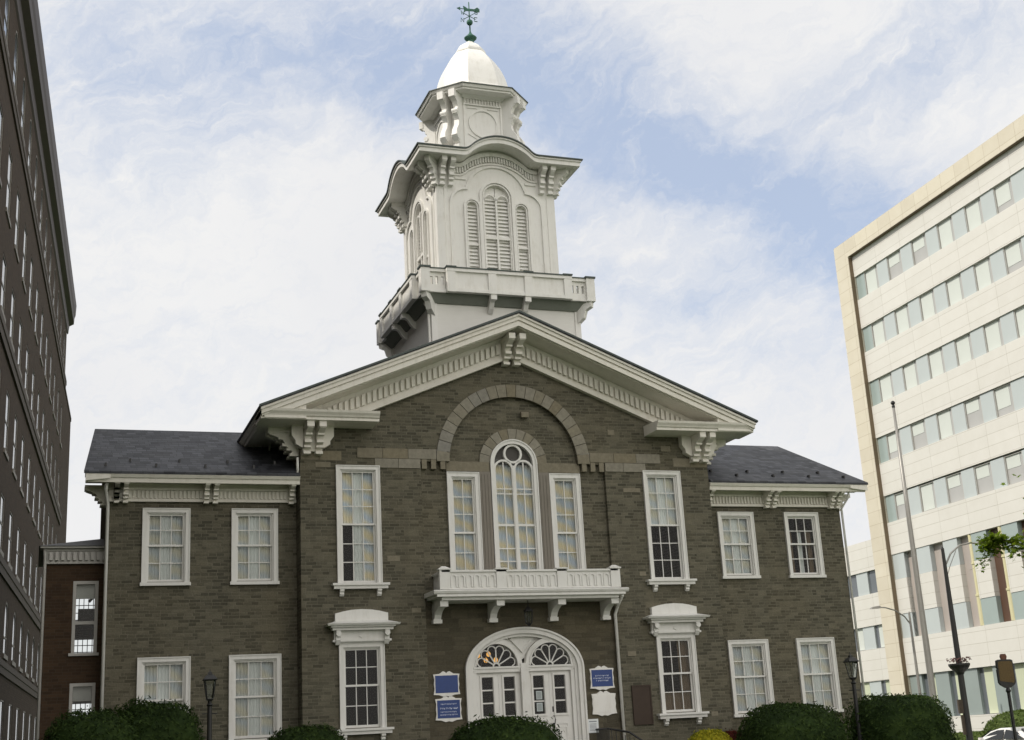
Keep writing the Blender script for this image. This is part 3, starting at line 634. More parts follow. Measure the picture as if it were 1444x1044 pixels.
def window(kind, x, y, z, w_, h, cols, ru, rl, sill='plain', cur='lace', hood=False, split=None, fr=0.115, label=None):
    t = build(casing(w_, h, fr, sill), 'window', 'softwhite', CH, Vector((x, y, z)) - wloc(CH), label=label)
    iw = w_ - 2 * fr - 0.06; mid = h * 0.5
    build(sash(iw + 0.02, mid - 0.03, h - fr - 0.02, cols, ru, 0.035), 'sash', 'softwhite', t, (0, 0, 0))
    build(sash(iw + 0.02, 0.0, mid + 0.02, cols, rl, 0.08, botr=0.085), 'sash', 'softwhite', t, (0, 0, 0))
    b = pane(iw, mid, h - fr - 0.03, 0.055); b.add([(-iw / 2, 0.10, 0.02), (iw / 2, 0.10, 0.02), (iw / 2, 0.10, mid), (-iw / 2, 0.10, mid)], [(0, 1, 2, 3)]); build(b, 'pane', 'glass', t, (0, 0, 0))
    if sill: build(sill_mb(w_, sill), 'sill', 'softwhite', t, (0, 0, 0))
    if hood: build(hood_mb(w_), 'hood', 'softwhite', t, (0, 0, h + 0.003))
    x0, x1 = -iw / 2 - 0.05, iw / 2 + 0.05
    if cur in ('lace', 'sheer'):
        if split == 'open':                         # lower left drawn aside, upper half covered
            build(pleats(x0, x1, mid, h - 0.02, 0.16), 'curtain', cur, t, (0, 0, 0)); build(pleats(x0 + (x1 - x0) * 0.55, x1, -0.02, mid, 0.165), 'curtain', cur, t, (0, 0, 0))
        elif split == 'top':
            build(pleats(x0, x1, mid, h - 0.02, 0.16), 'curtain', cur, t, (0, 0, 0)); build(pleats(x0, x0 + 0.1, -0.02, mid, 0.165), 'curtain', cur, t, (0, 0, 0))
        else:
            build(pleats(x0, x1, -0.02, h - 0.02, 0.16), 'curtain', cur, t, (0, 0, 0))
        if split != 'noliner':
            lw = (x1 - x0) * 0.13; cx = (x1 - x0) * 0.0; z0 = mid if split == 'top' else -0.02
            build(pleats(cx - lw, cx + lw, z0, h - 0.02, 0.135, 0.008), 'curtain', 'liner', t, (0, 0, 0))
    elif cur == 'dark':
        build(pleats(x1 - (x1 - x0) * 0.36, x1, h * 0.28, h - 0.02, 0.18), 'curtain', 'drape', t, (0, 0, 0))
        build(pleats(x0, x1, -0.02, h * 0.27, 0.17), 'curtain', 'drape', t, (0, 0, 0))
    elif cur == 'books':
        for k in range(3): build(pleats(x0 + 0.12 + 0.33 * k, x0 + 0.26 + 0.33 * k, -0.02, h * 0.7, 0.22, 0.006), 'curtain', 'liner' if k == 1 else 'drape', t, (0, 0, 0))
    return t
cx = sum(UW) / 2; ww = UW[1] - UW[0]
window('u', -cx, 0, ZB, ww, ZT - ZB, 3, 3, 3, 'bracketed', 'lace', split='open')
window('u', cx, 0, ZB, ww, ZT - ZB, 3, 3, 3, 'bracketed', 'sheer', split='top')
window('l', -cx, 0, LB, ww, LT - LB, 3, 2, 2, 'bracketed', 'none', True)
window('l', cx, 0, LB, ww, LT - LB, 3, 2, 2, 'bracketed', 'dark', True)
for s in (-1, 1):
    for i, r in enumerate(WU):
        window('w', s * (r[0] + r[1]) / 2, YW, WB, r[1] - r[0], WT - WB, 3, 2, 2, 'plain', 'books' if (s > 0 and i == 1) else 'sheer')
    for i, r in enumerate(WL):
        window('w', s * (r[0] + r[1]) / 2, YW, GB, r[1] - r[0], GT - GB, 3, 2, 2, 'plain', 'sheer')
for s in (-1, 1):
    window('s', s * 1.5, 0.13, 3.98, 0.94, 3.33, 2, 3, 3, None, 'lace', split='noliner', fr=0.13)
# the round-headed window
b = MB(); P = [(-0.63, 3.98), (-0.63, ZA)] + arc(0, ZA, 0.63, PI, 0, 24)[1:] + [(0.63, 3.98)]
b.ribbon(P, 0.12, 0.07, 0.24); b.ribbon([(x * 1.075, ZA + (z - ZA) * 1.075 if z > ZA else z) for x, z in P], 0.035, 0.045, 0.10)
t = build(b, 'arched_window', 'softwhite', CH); off = tuple(-wloc(CH))
b = MB(); yy0, yy1 = 0.14, 0.20
b.box(-0.035, 0.035, yy0 - 0.03, yy1, 3.98, 7.52)
cz = 7.40
for s in (-1, 1):
    c_ = s * 0.295
    b.ribbon([(c_ - 0.265, 3.98), (c_ - 0.265, cz)] + arc(c_, cz, 0.265, PI, 0, 14)[1:] + [(c_ + 0.265, 3.98)], 0.055, yy0 - 0.02, yy1)
    b.box(c_ - 0.015, c_ + 0.015, yy0, yy1, 4.0, cz + 0.25)
    for z, hh in ((5.85, 0.06), (6.72, 0.03), (6.86, 0.03), (4.85, 0.03), (5.2, 0.03), (4.4, 0.03)): b.box(c_ - 0.25, c_ + 0.25, yy0 + 0.003, yy1 - 0.003, z - hh / 2, z + hh / 2)
b.ribbon(arc(0, 7.86, 0.245, 0, 2 * PI, 28)[:-1], 0.06, yy0 - 0.02, yy1, True)
build(b, 'tracery', 'softwhite', t)
b = MB(); b.xz([(-0.57, 7.45)] + arc(0, ZA, 0.585, PI - 0.1, 0.1, 20) + [(0.57, 7.45), (0.3, 7.66), (0, 7.45), (-0.3, 7.66)], 0.205, 0.215)
build(b, 'tracery_infill', 'grille', t)
b = MB(); b.add([(-0.6, 0.175, 3.98), (0.6, 0.175, 3.98), (0.6, 0.175, 7.7), (-0.6, 0.175, 7.7)], [(0, 1, 2, 3)]); build(b, 'pane', 'glass', t)
build(pleats(-0.6, 0.6, 3.98, 7.58, 0.30), 'curtain', 'lace', t)
for s in (-1, 1):
    b = MB(); b.box(s * 0.715, s * 1.02, 0.06, 0.20, 3.98, 7.325)
    for k in range(3): b.box(s * (0.75 + 0.09 * k), s * (0.79 + 0.09 * k), 0.045, 0.061, 4.0, 7.25)
    build(b, 'window_pilaster', 'pier', CH)

# door ----------------------------------------------------------------
ds = MB()
def earc(rx, rzz, a0=PI, a1=0, n=34): return arc(0, 1.95, rx, a0, a1, n, rzz)
ds.ribbon([(-1.60, -0.35)] + earc(1.60, 1.03) + [(1.60, -0.35)], 0.16, 0.04, 0.22)
ds.ribbon([(-1.66, -0.35)] + earc(1.66, 1.09) + [(1.66, -0.35)], 0.05, 0.00, 0.10)
ds.ribbon([(-1.49, -0.35)] + earc(1.49, 0.92) + [(1.49, -0.35)], 0.09, 0.12, 0.30)
dr = build(ds, 'door_surround', 'softwhite', CH)
b = MB()
hx = 0.765; FZ = 2.06; fr_ = 0.585
b.box(-0.11, 0.11, 0.10, 0.32, -0.35, 2.12)
for s in (-1, 1):
    c_ = s * hx
    b.ribbon([(c_ - 0.655, 1.95)] + arc(c_, FZ, 0.655, PI, 0, 22) + [(c_ + 0.655, 1.95)], 0.13, 0.14, 0.30)
    b.ribbon(arc(c_, FZ, 0.60, PI, 0, 22), 0.035, 0.11, 0.16)
    b.box(c_ - 0.66, c_ + 0.66, 0.15, 0.32, 1.90, 2.045); b.box(c_ - 0.66, c_ + 0.66, 0.12, 0.16, 2.0, 2.05)
    b.box(s * 1.34, s * 1.45, 0.16, 0.32, -0.35, 1.92)
b.xz([(0, 2.40), (0.36, 2.80), (0, 2.86), (-0.36, 2.80)], 0.25, 0.33)
b.xz([(0, 2.22), (0.75, 2.74), (0.6, 2.9), (0, 2.98), (-0.6, 2.9), (-0.75, 2.74)], 0.30, 0.36)
b.ribbon([(-0.32, 2.78), (0, 2.44), (0.32, 2.78)], 0.045, 0.22, 0.26)
build(b, 'transom_frame', 'softwhite', dr)
for s in (-1, 1):
    b = MB(); c_ = s * hx; n = 6
    b.ribbon(arc(c_, FZ, 0.085, PI, 0, 10), 0.04, 0.19, 0.22)
    for i in range(1, n):
        a = PI * i / n; b.ribbon([(c_ + 0.1 * math.cos(a), FZ + 0.1 * math.sin(a)), (c_ + 0.45 * math.cos(a), FZ + 0.45 * math.sin(a))], 0.03, 0.19, 0.22)
    for i in range(n):                               # lobed heads between the ribs
        a0 = PI * i / n; a1 = PI * (i + 1) / n; am = (a0 + a1) / 2; rr = 0.44 * math.sin((a1 - a0) / 2)
        cx_, cz_ = c_ + 0.43 * math.cos(am), FZ + 0.43 * math.sin(am)
        b.ribbon(arc(cx_, cz_, rr, am - PI / 2, am + PI / 2, 8), 0.026, 0.19, 0.22)
    build(b, 'fanlight_tracery', 'softwhite', dr)
b = MB()
for s in (-1, 1):
    c_ = s * hx; P = arc(c_, FZ, 0.60, PI, 0, 18); b.add([(x, 0.215, z) for x, z in P], [tuple(range(len(P)))])
build(b, 'pane', 'glass', dr)
def leaf(x0, x1, handle):
    b = MB(); y0, y1 = 0.24, 0.29; st = 0.135; gz0, gz1 = 0.78, 1.78
    b.box(x0, x0 + st + 0.02, y0, y1, -0.35, 1.90).box(x1 - st - 0.02, x1, y0, y1, -0.35, 1.90).box(x0 + st + 0.02, x1 - st - 0.02, y0, y1, gz1, 1.90).box(x0 + st + 0.02, x1 - st - 0.02, y0, y1, 0.50, gz0)
    b.box(x0 + st + 0.02, x1 - st - 0.02, y0 + 0.02, y1 - 0.005, -0.2, 0.50).box(x0 + st + 0.02, x1 - st - 0.02, y0, y1, -0.35, -0.2)
    b.ribbon([(x0 + 0.12, gz0 - 0.03), (x0 + 0.12, gz1 + 0.03), (x1 - 0.12, gz1 + 0.03), (x1 - 0.12, gz0 - 0.03)], 0.05, y0 - 0.03, y0 + 0.01, True)
    for j in (1, 2): b.box(x0 + st, x1 - st, y0 + 0.01, y1 - 0.01, gz0 + (gz1 - gz0) * j / 3 - 0.018, gz0 + (gz1 - gz0) * j / 3 + 0.018)
    b.ribbon([(x0 + 0.17, 0.42), (x1 - 0.17, 0.42), (x1 - 0.17, -0.12), (x0 + 0.17, -0.12)], 0.03, y0 + 0.005, y0 + 0.03, True)
    d = build(b, 'door', 'softwhite', CH)
    g = MB(); g.add([(x0 + st, 0.265, gz0), (x1 - st, 0.265, gz0), (x1 - st, 0.265, gz1), (x0 + st, 0.265, gz1)], [(0, 1, 2, 3)]); build(g, 'pane', 'glass', d)
    if handle == 'pull':
        h = MB(); hxx = x0 + 0.07; h.tube([(hxx, 0.24, 0.72), (hxx, 0.16, 0.71), (hxx + 0.02, 0.15, 0.62), (hxx, 0.16, 0.50), (hxx, 0.24, 0.49)], 0.012, 6); h.box(hxx - 0.02, hxx + 0.02, 0.232, 0.24, 0.82, 0.96).box(hxx - 0.025, hxx + 0.025, 0.228, 0.24, 0.45, 0.53)
        build(h, 'handle', 'black', d)
    return d
leaf(-1.335, -0.722, None); leaf(-0.718, -0.112, None); leaf(0.112, 0.718, None); leaf(0.722, 1.335, 'pull')
b = MB(); b.box(-1.5, 1.5, 2.2, 2.3, -0.35, 3.0).box(-1.5, 1.5, 0.5, 2.2, 3.0, 3.1).box(-1.5, 1.5, 0.5, 2.3, -0.45, -0.35); build(b, 'lobby_partition', 'darkroom', CH)

# balcony ------------------------------------------------------------
b = MB()
b.box(-2.66, 2.66, -0.92, 0.12, 3.80, 3.86)
b.yz([(0.12, 3.861), (-0.92, 3.861), (-0.95, 3.89), (-0.97, 3.94), (-0.92, 3.97), (0.12, 3.98)], -2.75, 2.75)
b.box(-2.50, 2.50, -0.80, 0.12, 3.72, 3.80)
bal = build(b, 'balcony', 'softwhite', CH)
b = MB(); yb0, yb1 = -0.82, -0.74
PX = [-2.42, -0.86, 0.86, 2.42]
b.box(-2.45, 2.45, yb0, yb1, 4.02, 4.44).box(-2.50, 2.50, yb0 - 0.05, yb1 + 0.05, 4.44, 4.49).box(-2.50, 2.50, yb0 - 0.04, yb1 + 0.03, 3.985, 4.02)
for s in (-1, 1): b.box(s * 2.45, s * 2.37, yb1, 0.12, 4.02, 4.44).box(s * 2.50, s * 2.32, yb1 + 0.05, 0.12, 4.44, 4.49)
for i, x in enumerate(PX):
    b.box(x - 0.14, x + 0.14, yb0 - 0.05, yb1 + 0.02, 3.99, 4.50); b.box(x - 0.17, x + 0.17, yb0 - 0.08, yb1 + 0.05, 4.50, 4.535)
    b.solid([(x - 0.15, yb0 - 0.06, 4.536), (x + 0.15, yb0 - 0.06, 4.536), (x + 0.15, yb1 + 0.03, 4.536), (x - 0.15, yb1 + 0.03, 4.536)], [(x - 0.05, yb0 + 0.03, 4.60 if i in (0, 3) else 4.55), (x + 0.05, yb0 + 0.03, 4.60 if i in (0, 3) else 4.55), (x + 0.05, yb1 - 0.03, 4.60 if i in (0, 3) else 4.55), (x - 0.05, yb1 - 0.03, 4.60 if i in (0, 3) else 4.55)])
for i in range(3):
    x0, x1 = PX[i] + 0.15, PX[i + 1] - 0.15; n = 7 if i == 1 else 6; p = (x1 - x0) / n
    for k in range(n):                               # arched ribs cut out of the balustrade board
        c_ = x0 + p * (k + 0.5)
        b.ribbon([(c_ - p * 0.36, 4.05), (c_ - p * 0.36, 4.29)] + arc(c_, 4.29, p * 0.36, PI, 0, 8)[1:] + [(c_ + p * 0.36, 4.05)], p * 0.20, yb0 - 0.028, yb0 + 0.003)
build(b, 'balustrade', 'softwhite', bal)
def balbr():
    b = MB(); b.box(-0.11, 0.11, -0.84, -0.60, -0.15, 0); b.yz([(0, 0), (-0.6, 0), (-0.6, -0.13), (-0.50, -0.17), (-0.36, -0.22), (-0.24, -0.30), (-0.18, -0.40), (-0.17, -0.47), (0, -0.47)], -0.095, 0.095)
    b.box(-0.12, 0.12, -0.20, 0, -0.52, -0.42); return b
bb = first(balbr(), 'bracket', 'softwhite', bal, (-2.42, 0.12, 3.718)); brackets(bb, bal, [(x, 0.12, 3.718) for x in (-0.87, 0.87, 2.42)])
# downpipes
def pipe(P, r=0.045, mt='softwhite', parent=CH):
    b = MB(); b.tube(P, r, 8); return build(b, 'downpipe', mt, parent, smooth=True)
pipe([(2.72, -0.55, 3.8), (2.74, -0.2, 3.6), (2.72, 0.02, 3.35), (2.72, 0.02, ZG)])
pipe([(-10.86, 0.15, 6.9), (-10.87, 0.28, 6.72), (-10.80, 0.56, 6.45), (-10.80, 0.57, ZG)])
pipe([(10.86, 0.15, 6.9), (10.87, 0.28, 6.72), (10.80, 0.56, 6.45), (10.80, 0.57, ZG)], 0.035)
pipe([(-6.45, 2.2, 8.5), (-6.45, 2.2, 7.95), (-6.32, 1.3, 7.62)], 0.035)
pipe([(-6.08, -0.02, 7.6), (-6.08, -0.02, 7.25), (-6.06, 0.3, 7.05)], 0.035)

# ================================================================== tower (parts of the courthouse)
TY = 2.19
def side4(fn, name, mt, parent):
    mb = MB(); fn(mb); o = build(mb, name, mt, parent, Vector((0, TY, 0)) - wloc(parent))
    for k in (1, 2, 3): c = copy_part(o, parent, o.location); c.rotation_euler = (0, 0, k * PI / 2)
    return o
def rot4(mb, fn):
    """run fn for the four sides of the tower; the front side is y < 0 in local space"""
    for k in range(4):
        mb.T = Matrix.Translation((0, TY, 0)) @ Matrix.Rotation(k * PI / 2, 4, 'Z'); fn(mb)
    mb.T = Matrix.Identity(4)
b = MB(); H = 2.24; b.xz([(-H, roofz(H) - 0.25), (0, RA - 0.2), (H, roofz(H) - 0.25), (H, 12.3), (-H, 12.3)], TY - H, TY + H); tb = build(b, 'tower_base', 'siding', CH)
b = MB()
for k in range(4):
    ux, uy = (-1, 1)[k % 2], (-1, 1)[k // 2]
    b = MB(); b.box(ux * (H - 0.14), ux * (H + 0.03), TY + uy * (H - 0.14), TY + uy * (H + 0.03), 10.6, 12.2); build(b, 'corner_board', 'white', tb)
b = MB(); b.tube([(-2.34, 0.3, 12.35), (-2.36, 0.25, 12.2), (-2.32, 0.02, 11.95), (-2.32, 0.0, 10.7)], 0.04, 8); build(b, 'downpipe', 'white', tb)
# tower balcony
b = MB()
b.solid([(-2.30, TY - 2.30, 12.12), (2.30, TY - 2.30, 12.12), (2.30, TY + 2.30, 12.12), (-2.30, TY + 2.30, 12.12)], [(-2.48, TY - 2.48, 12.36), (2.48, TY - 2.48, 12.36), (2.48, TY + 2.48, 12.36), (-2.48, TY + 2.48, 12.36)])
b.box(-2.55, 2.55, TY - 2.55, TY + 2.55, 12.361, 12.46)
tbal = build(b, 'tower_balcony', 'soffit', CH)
b = MB()
IN, OUT, MX, ZC0, ZC1 = 2.51, 2.65, 1.90, 12.40, 13.02
def seg(mb, x0, x1, d, slots):
    mb.box(x0, x1, -d - 0.05, -d + 0.10, ZC0 - 0.04, ZC0 + 0.06)
    mb.box(x0, x1, -d - 0.07, -d + 0.12, ZC1 - 0.06, ZC1 + 0.03)
    if not slots: mb.box(x0, x1, -d, -d + 0.08, ZC0 + 0.06, ZC1 - 0.06)
    else:
        mb.box(x0, x1, -d, -d + 0.08, ZC0 + 0.06, ZC0 + 0.20).box(x0, x1, -d, -d + 0.08, ZC1 - 0.18, ZC1 - 0.06)
        n = 3; p = (x1 - x0) / n
        for k in range(n + 1):
            c_ = x0 + p * k; mb.box(max(x0, c_ - p * 0.28), min(x1, c_ + p * 0.28), -d, -d + 0.08, ZC0 + 0.20, ZC1 - 0.18)
def f(mb):
    seg(mb, -MX, MX, OUT, False)
    for s in (-1, 1):
        a, c = sorted((s * MX, s * (IN - 0.125))); seg(mb, a, c, IN, True)
        mb.box(s * (MX - 0.004), s * (MX - 0.08), -OUT + 0.005, -IN + 0.1, ZC0 - 0.03, ZC1 + 0.02)
        px = s * IN
        if s > 0: mb.box(px - 0.13, px + 0.13, -IN - 0.13, -IN + 0.13, ZC0 - 0.05, ZC1 + 0.03)
    for x in (-MX + 0.13, -0.55, 0.55, MX - 0.13):
        mb.box(x - 0.12, x + 0.12, -OUT - 0.06, -OUT + 0.09, ZC0 - 0.05, ZC1 + 0.05)
side4(f, 'railing', 'white', tbal)
b = MB()
def f(mb):
    mb.box(-MX, MX, -OUT - 0.09, -OUT + 0.14, ZC1 + 0.031, ZC1 + 0.065)
    for s in (-1, 1):
        a, c = sorted((s * MX, s * (IN - 0.155))); mb.box(a, c, -IN - 0.09, -IN + 0.14, ZC1 + 0.031, ZC1 + 0.062); (mb.box(s * IN - 0.16, s * IN + 0.16, -IN - 0.16, -IN + 0.16, ZC1 + 0.033, ZC1 + 0.085) if s > 0 else None)
    for x in (-MX + 0.13, -0.55, 0.55, MX - 0.13): mb.box(x - 0.15, x + 0.15, -OUT - 0.10, -OUT + 0.12, ZC1 + 0.051, ZC1 + 0.09)
side4(f, 'rail_cap', 'lead', tbal)
for x in (-0.52, 0.52):
    def f(mb):
        mb.yz([(-2.22, 12.30), (-2.60, 12.36), (-2.62, 12.22), (-2.50, 12.16), (-2.40, 12.0), (-2.30, 11.9), (-2.22, 11.88)], x - 0.07, x + 0.07); mb.box(x - 0.09, x + 0.09, -2.68, -2.54, 12.20, 12.37)
    side4(f, 'bracket', 'white', tbal)
b = MB(); b.T = Matrix.Rotation(PI / 4, 4, 'Z'); b.yz([(-3.15, 12.30), (-3.62, 12.36), (-3.60, 12.2), (-3.42, 12.12), (-3.35, 11.9), (-3.15, 11.75)], -0.09, 0.09); cbk = b
side4(lambda mb: mb.add(cbk.v, cbk.f), 'corner_bracket', 'white', tbal)


# belfry ---------------------------------------------------------------
BH = 1.86; ZB0, ZB1 = 12.4, 16.75
FX = 1.02; SWX, SWW = 0.77, 0.27; CWW = 0.50
b = MB(); b.box(-BH + 0.25, BH - 0.25, TY - BH + 0.25, TY + BH - 0.25, ZB0, ZB1); 
def archp(cx_, hw, z0, zs): return [(cx_ - hw, z0), (cx_ - hw, zs)] + arc(cx_, zs, hw, PI, 0, 14)[1:] + [(cx_ + hw, z0)]
CZS = 15.70; SZS = 15.36
HL = [archp(0, 0.40, 13.3, CZS), archp(-SWX, 0.16, 13.3, SZS), archp(SWX, 0.16, 13.3, SZS)]
def f(mb): mb.holed([(-BH, ZB0), (BH, ZB0), (BH, 17.25), (-BH, 17.25)], HL, -BH, -BH + 0.16)
rot4(b, f); bel = build(b, 'belfry', 'white', CH)
b = MB(); y = -BH
def f(mb):
    # the big stepped arch moulding
    S = [(-1.43, 13.0), (-1.43, 15.42)] + arc(-0.93, 15.42, 0.50, PI, PI / 2, 8)[1:] + [(-0.93, 16.0)] + arc(0, 15.75, 0.94, PI - 0.28, 0.28, 20) + [(0.93, 16.0)] + arc(0.93, 15.42, 0.50, PI / 2, 0, 8) + [(1.43, 13.0)]
    mb.ribbon(S, 0.07, y - 0.055, y)
    mb.ribbon(archp(0, 0.50, 13.0, CZS), 0.075, y - 0.06, y); mb.ribbon(archp(0, 0.42, 13.0, CZS), 0.035, y - 0.03, y + 0.02)
    for s in (-1, 1):
        mb.ribbon(archp(s * SWX, 0.235, 13.0, SZS), 0.065, y - 0.055, y); mb.ribbon(archp(s * SWX, 0.17, 13.0, SZS), 0.03, y - 0.025, y + 0.02)
        mb.box(s * 1.27, s * 0.93, y - 0.045, y, 16.19, 16.27)                       # little tablets beside the arch
        mb.box(s * 1.60, s * 1.62, y - 0.02, y, 13.0, 15.9)
    mb.box(-0.03, 0.03, y + 0.01, y + 0.09, 13.0, 15.85)
    for s in (-1, 1):
        c_ = s * 0.20; mb.ribbon(arc(c_, 15.62, 0.175, PI, 0, 10), 0.035, y + 0.01, y + 0.07)
        mb.box(s * 0.37, s * 0.40, y + 0.01, y + 0.09, 13.0, CZS)
        mb.box(s * 0.03, s * 0.40, y + 0.005, y + 0.09, 14.38, 14.47)
        mb.box(s * SWX - 0.16, s * SWX + 0.16, y + 0.01, y + 0.09, 14.14, 14.20)
side4(f, 'belfry_moulding', 'white', bel)
def lou(mb, x0, x1, z0, z1):
    z = z0; mb.box(x0 - 0.02, x1 + 0.02, y + 0.125, y + 0.15, z0, z1 + (0.45 if z1 > 15 else 0.1))
    while z < z1: mb.solid([(x0, y + 0.065, z), (x1, y + 0.065, z), (x1, y + 0.075, z + 0.012), (x0, y + 0.075, z + 0.012)], [(x0, y + 0.105, z + 0.07), (x1, y + 0.105, z + 0.07), (x1, y + 0.115, z + 0.082), (x0, y + 0.115, z + 0.082)]); z += 0.115
for x0, x1, z0, z1, z2, z3 in ((-0.37, -0.03, 13.05, 14.36, 14.48, 15.72), (0.03, 0.37, 13.05, 14.36, 14.48, 15.72), (-SWX - 0.15, -SWX + 0.15, 13.05, 14.12, 14.21, 15.45), (SWX - 0.15, SWX + 0.15, 13.05, 14.12, 14.21, 15.45)):
    def f(mb): lou(mb, x0, x1, z0, z1); lou(mb, x0, x1, z2, z3)
    side4(f, 'louvre', 'white', bel)

# arched cornice of the belfry
ZCN = 16.72; RISE = 0.49; AW = 1.04
R_ = (AW * AW + RISE * RISE) / (2 * RISE)
def cz_at(x):
    ax = abs(x)
    if ax >= AW + 0.12: return 0.0
    v = math.sqrt(max(0, R_ * R_ - min(ax, AW) ** 2)) - (R_ - RISE) if ax < AW else 0.0
    if ax > AW - 0.14: t = (AW + 0.12 - ax) / 0.26; e = math.sqrt(R_ * R_ - (AW - 0.14) ** 2) - (R_ - RISE); v = e * t * t
    return v
CX = [-2.6, -BH] + [-1.24 + 2.48 * i / 34 for i in range(35)] + [BH, 2.6]
def corn(mb, o, i_, z0, z1, lip=0.0):
    """band following the arched eave, from outer half-size o in to i_"""
    A = []; B = []
    for x in CX:
        ax = abs(x); z = cz_at(x)
        xo = math.copysign(o, x) if ax > 2 else x; xi = math.copysign(i_, x) if ax > 2 else (x if ax <= i_ else math.copysign(i_, x))
        A.append((xo, -o, z)); B.append((xi, -i_, z))
    n = len(A); vs = []
    for L_ in (A, B): vs += [(p[0], p[1], p[2] + z1) for p in L_]
    for L_ in (A, B): vs += [(p[0], p[1], p[2] + z0) for p in L_]
    fs = []
    for k in range(n - 1):
        fs += [(k, k + 1, n + k + 1, n + k), (2 * n + k, 3 * n + k, 3 * n + k + 1, 2 * n + k + 1), (k, 2 * n + k, 2 * n + k + 1, k + 1), (n + k, n + k + 1, 3 * n + k + 1, 3 * n + k)]
    mb.add(vs, fs)
b = MB()
def f(mb):
    corn(mb, 2.46, 1.80, ZCN, ZCN + 0.05); corn(mb, 2.51, 2.36, ZCN - 0.03, ZCN + 0.10); corn(mb, 2.55, 2.3, ZCN + 0.101, ZCN + 0.15)
side4(f, 'belfry_cornice', 'white', bel)
b = MB()
def f(mb):
    corn(mb, 2.59, 1.0, ZCN + 0.151, ZCN + 0.19)
rot4(b, f); b.box(-1.7, 1.7, TY - 1.7, TY + 1.7, ZCN + 0.1, ZCN + 0.26); build(b, 'belfry_roof', 'lead', bel)
b = MB()
def f(mb):
    P = [(x, ZCN + cz_at(x) * 0.92 - 0.10) for x in [-1.32 + 2.64 * i / 40 for i in range(41)]]
    mb.ribbon(P, 0.12, -BH - 0.09, -BH)
    P2 = [(x, z - 0.30) for x, z in P]; mb.ribbon(P2, 0.05, -BH - 0.05, -BH)
    k = -1.28
    while k < 1.29:
        z = ZCN + cz_at(k) * 0.92 - 0.17; mb.box(k - 0.022, k + 0.022, -BH - 0.07, -BH, z - 0.17, z); k += 0.083
side4(f, 'belfry_frieze', 'white', bel)
bp = first(console(0.155, 0.50, 0.78), 'bracket', 'white', bel, (-1.70, TY - BH, ZCN))
L, A_ = [], []
for k in range(4):
    Rm = Matrix.Rotation(k * PI / 2, 4, 'Z')
    for x in (-1.70, -1.43, 1.43, 1.70):
        if k == 0 and x == -1.70: continue
        p = Rm @ Vector((x, -BH, 0)); L.append((p.x, p.y + TY, ZCN)); A_.append(k * PI / 2)
    p = Rm @ Vector((-BH, -BH, 0)); L.append((p.x, p.y + TY, ZCN)); A_.append(k * PI / 2 - PI / 4)
brackets(bp, bel, L, A_)

# octagonal cupola -----------------------------------------------------
OX = 0.0
def octa(a, hw, z): return [(hw, -a, z), (a, -hw, z), (a, hw, z), (hw, a, z), (-hw, a, z), (-a, hw, z), (-a, -hw, z), (-hw, -a, z)]
def oct_solid(mb, a0, h0, z0, a1, h1, z1): mb.solid(octa(a0, h0, z0), octa(a1, h1, z1))
b = MB(); b.T = Matrix.Translation((OX, TY, 0))
oct_solid(b, 1.05, 0.63, 16.8, 1.03, 0.62, 19.40); oct_solid(b, 1.16, 0.70, 16.81, 1.14, 0.69, 17.45)
b.T = Matrix.Identity(4); cup = build(b, 'cupola', 'white', CH)
def f(b):
    b.ribbon(arc(0, 18.52, 0.45, 0, 2 * PI, 36)[:-1], 0.045, -1.075, -1.03, True)
    for s in (-1, 1):
        b.box(s * 0.17, s * 0.50, -1.065, -1.04, 19.02, 19.06); b.ribbon([(s * 0.50, 18.16), (s * 0.22, 18.0)], 0.04, -1.065, -1.04)
        b.box(s * 0.57, s * 0.63, -1.07, -1.03, 17.45, 19.15)
    b.box(-0.62, 0.62, -1.09, -1.03, 19.12, 19.16); b.box(-0.62, 0.62, -1.09, -1.03, 19.33, 19.4)
    for i in range(13): x = -0.56 + 1.12 * i / 12; b.box(x - 0.022, x + 0.022, -1.08, -1.035, 19.17, 19.32)
side4(f, 'cupola_moulding', 'white', cup)
def oconsole():
    b = MB(); P = [(0, 0), (-0.55, 0), (-0.57, -0.22), (-0.52, -0.26), (-0.40, -0.34), (-0.33, -0.48), (-0.35, -0.66), (-0.44, -0.74), (-0.36, -0.80), (-0.30, -0.92), (-0.33, -1.10), (-0.48, -1.32), (-0.52, -1.50), (-0.42, -1.66), (-0.30, -1.70), (-0.34, -1.80), (-0.34, -2.05), (0, -2.05)]
    b.yz(P, -0.085, 0.085); b.box(-0.10, 0.10, -0.59, -0.45, -0.24, 0.0).box(-0.10, 0.10, -0.40, 0, -2.1, -1.78)
    b.yz(arc(-0.38, -1.50, 0.12, 0, 2 * PI, 12)[:-1], -0.105, 0.105); b.yz(arc(-0.36, -0.64, 0.08, 0, 2 * PI, 12)[:-1], -0.105, 0.105); return b
L, A_ = [], []
for k in range(4):
    a = k * PI / 2 - PI / 4; Rm = Matrix.Rotation(a, 4, 'Z'); ap = (1.05 + 0.63) / math.sqrt(2)
    for x in (-0.20, 0.20): p = Rm @ Vector((x, -ap + 0.02, 0)); L.append((OX + p.x, TY + p.y, 19.43)); A_.append(a)
oc = first(oconsole(), 'console', 'white', cup, L[0], A_[0]); brackets(oc, cup, L[1:], A_[1:])
b = MB(); b.T = Matrix.Translation((OX, TY, 0))
oct_solid(b, 1.52, 0.77, 19.42, 1.52, 0.77, 19.48); oct_solid(b, 1.57, 0.79, 19.481, 1.61, 0.80, 19.56)
oct_solid(b, 1.10, 0.65, 19.35, 1.20, 0.67, 19.419); b.T = Matrix.Identity(4); build(b, 'cupola_cornice', 'white', cup)
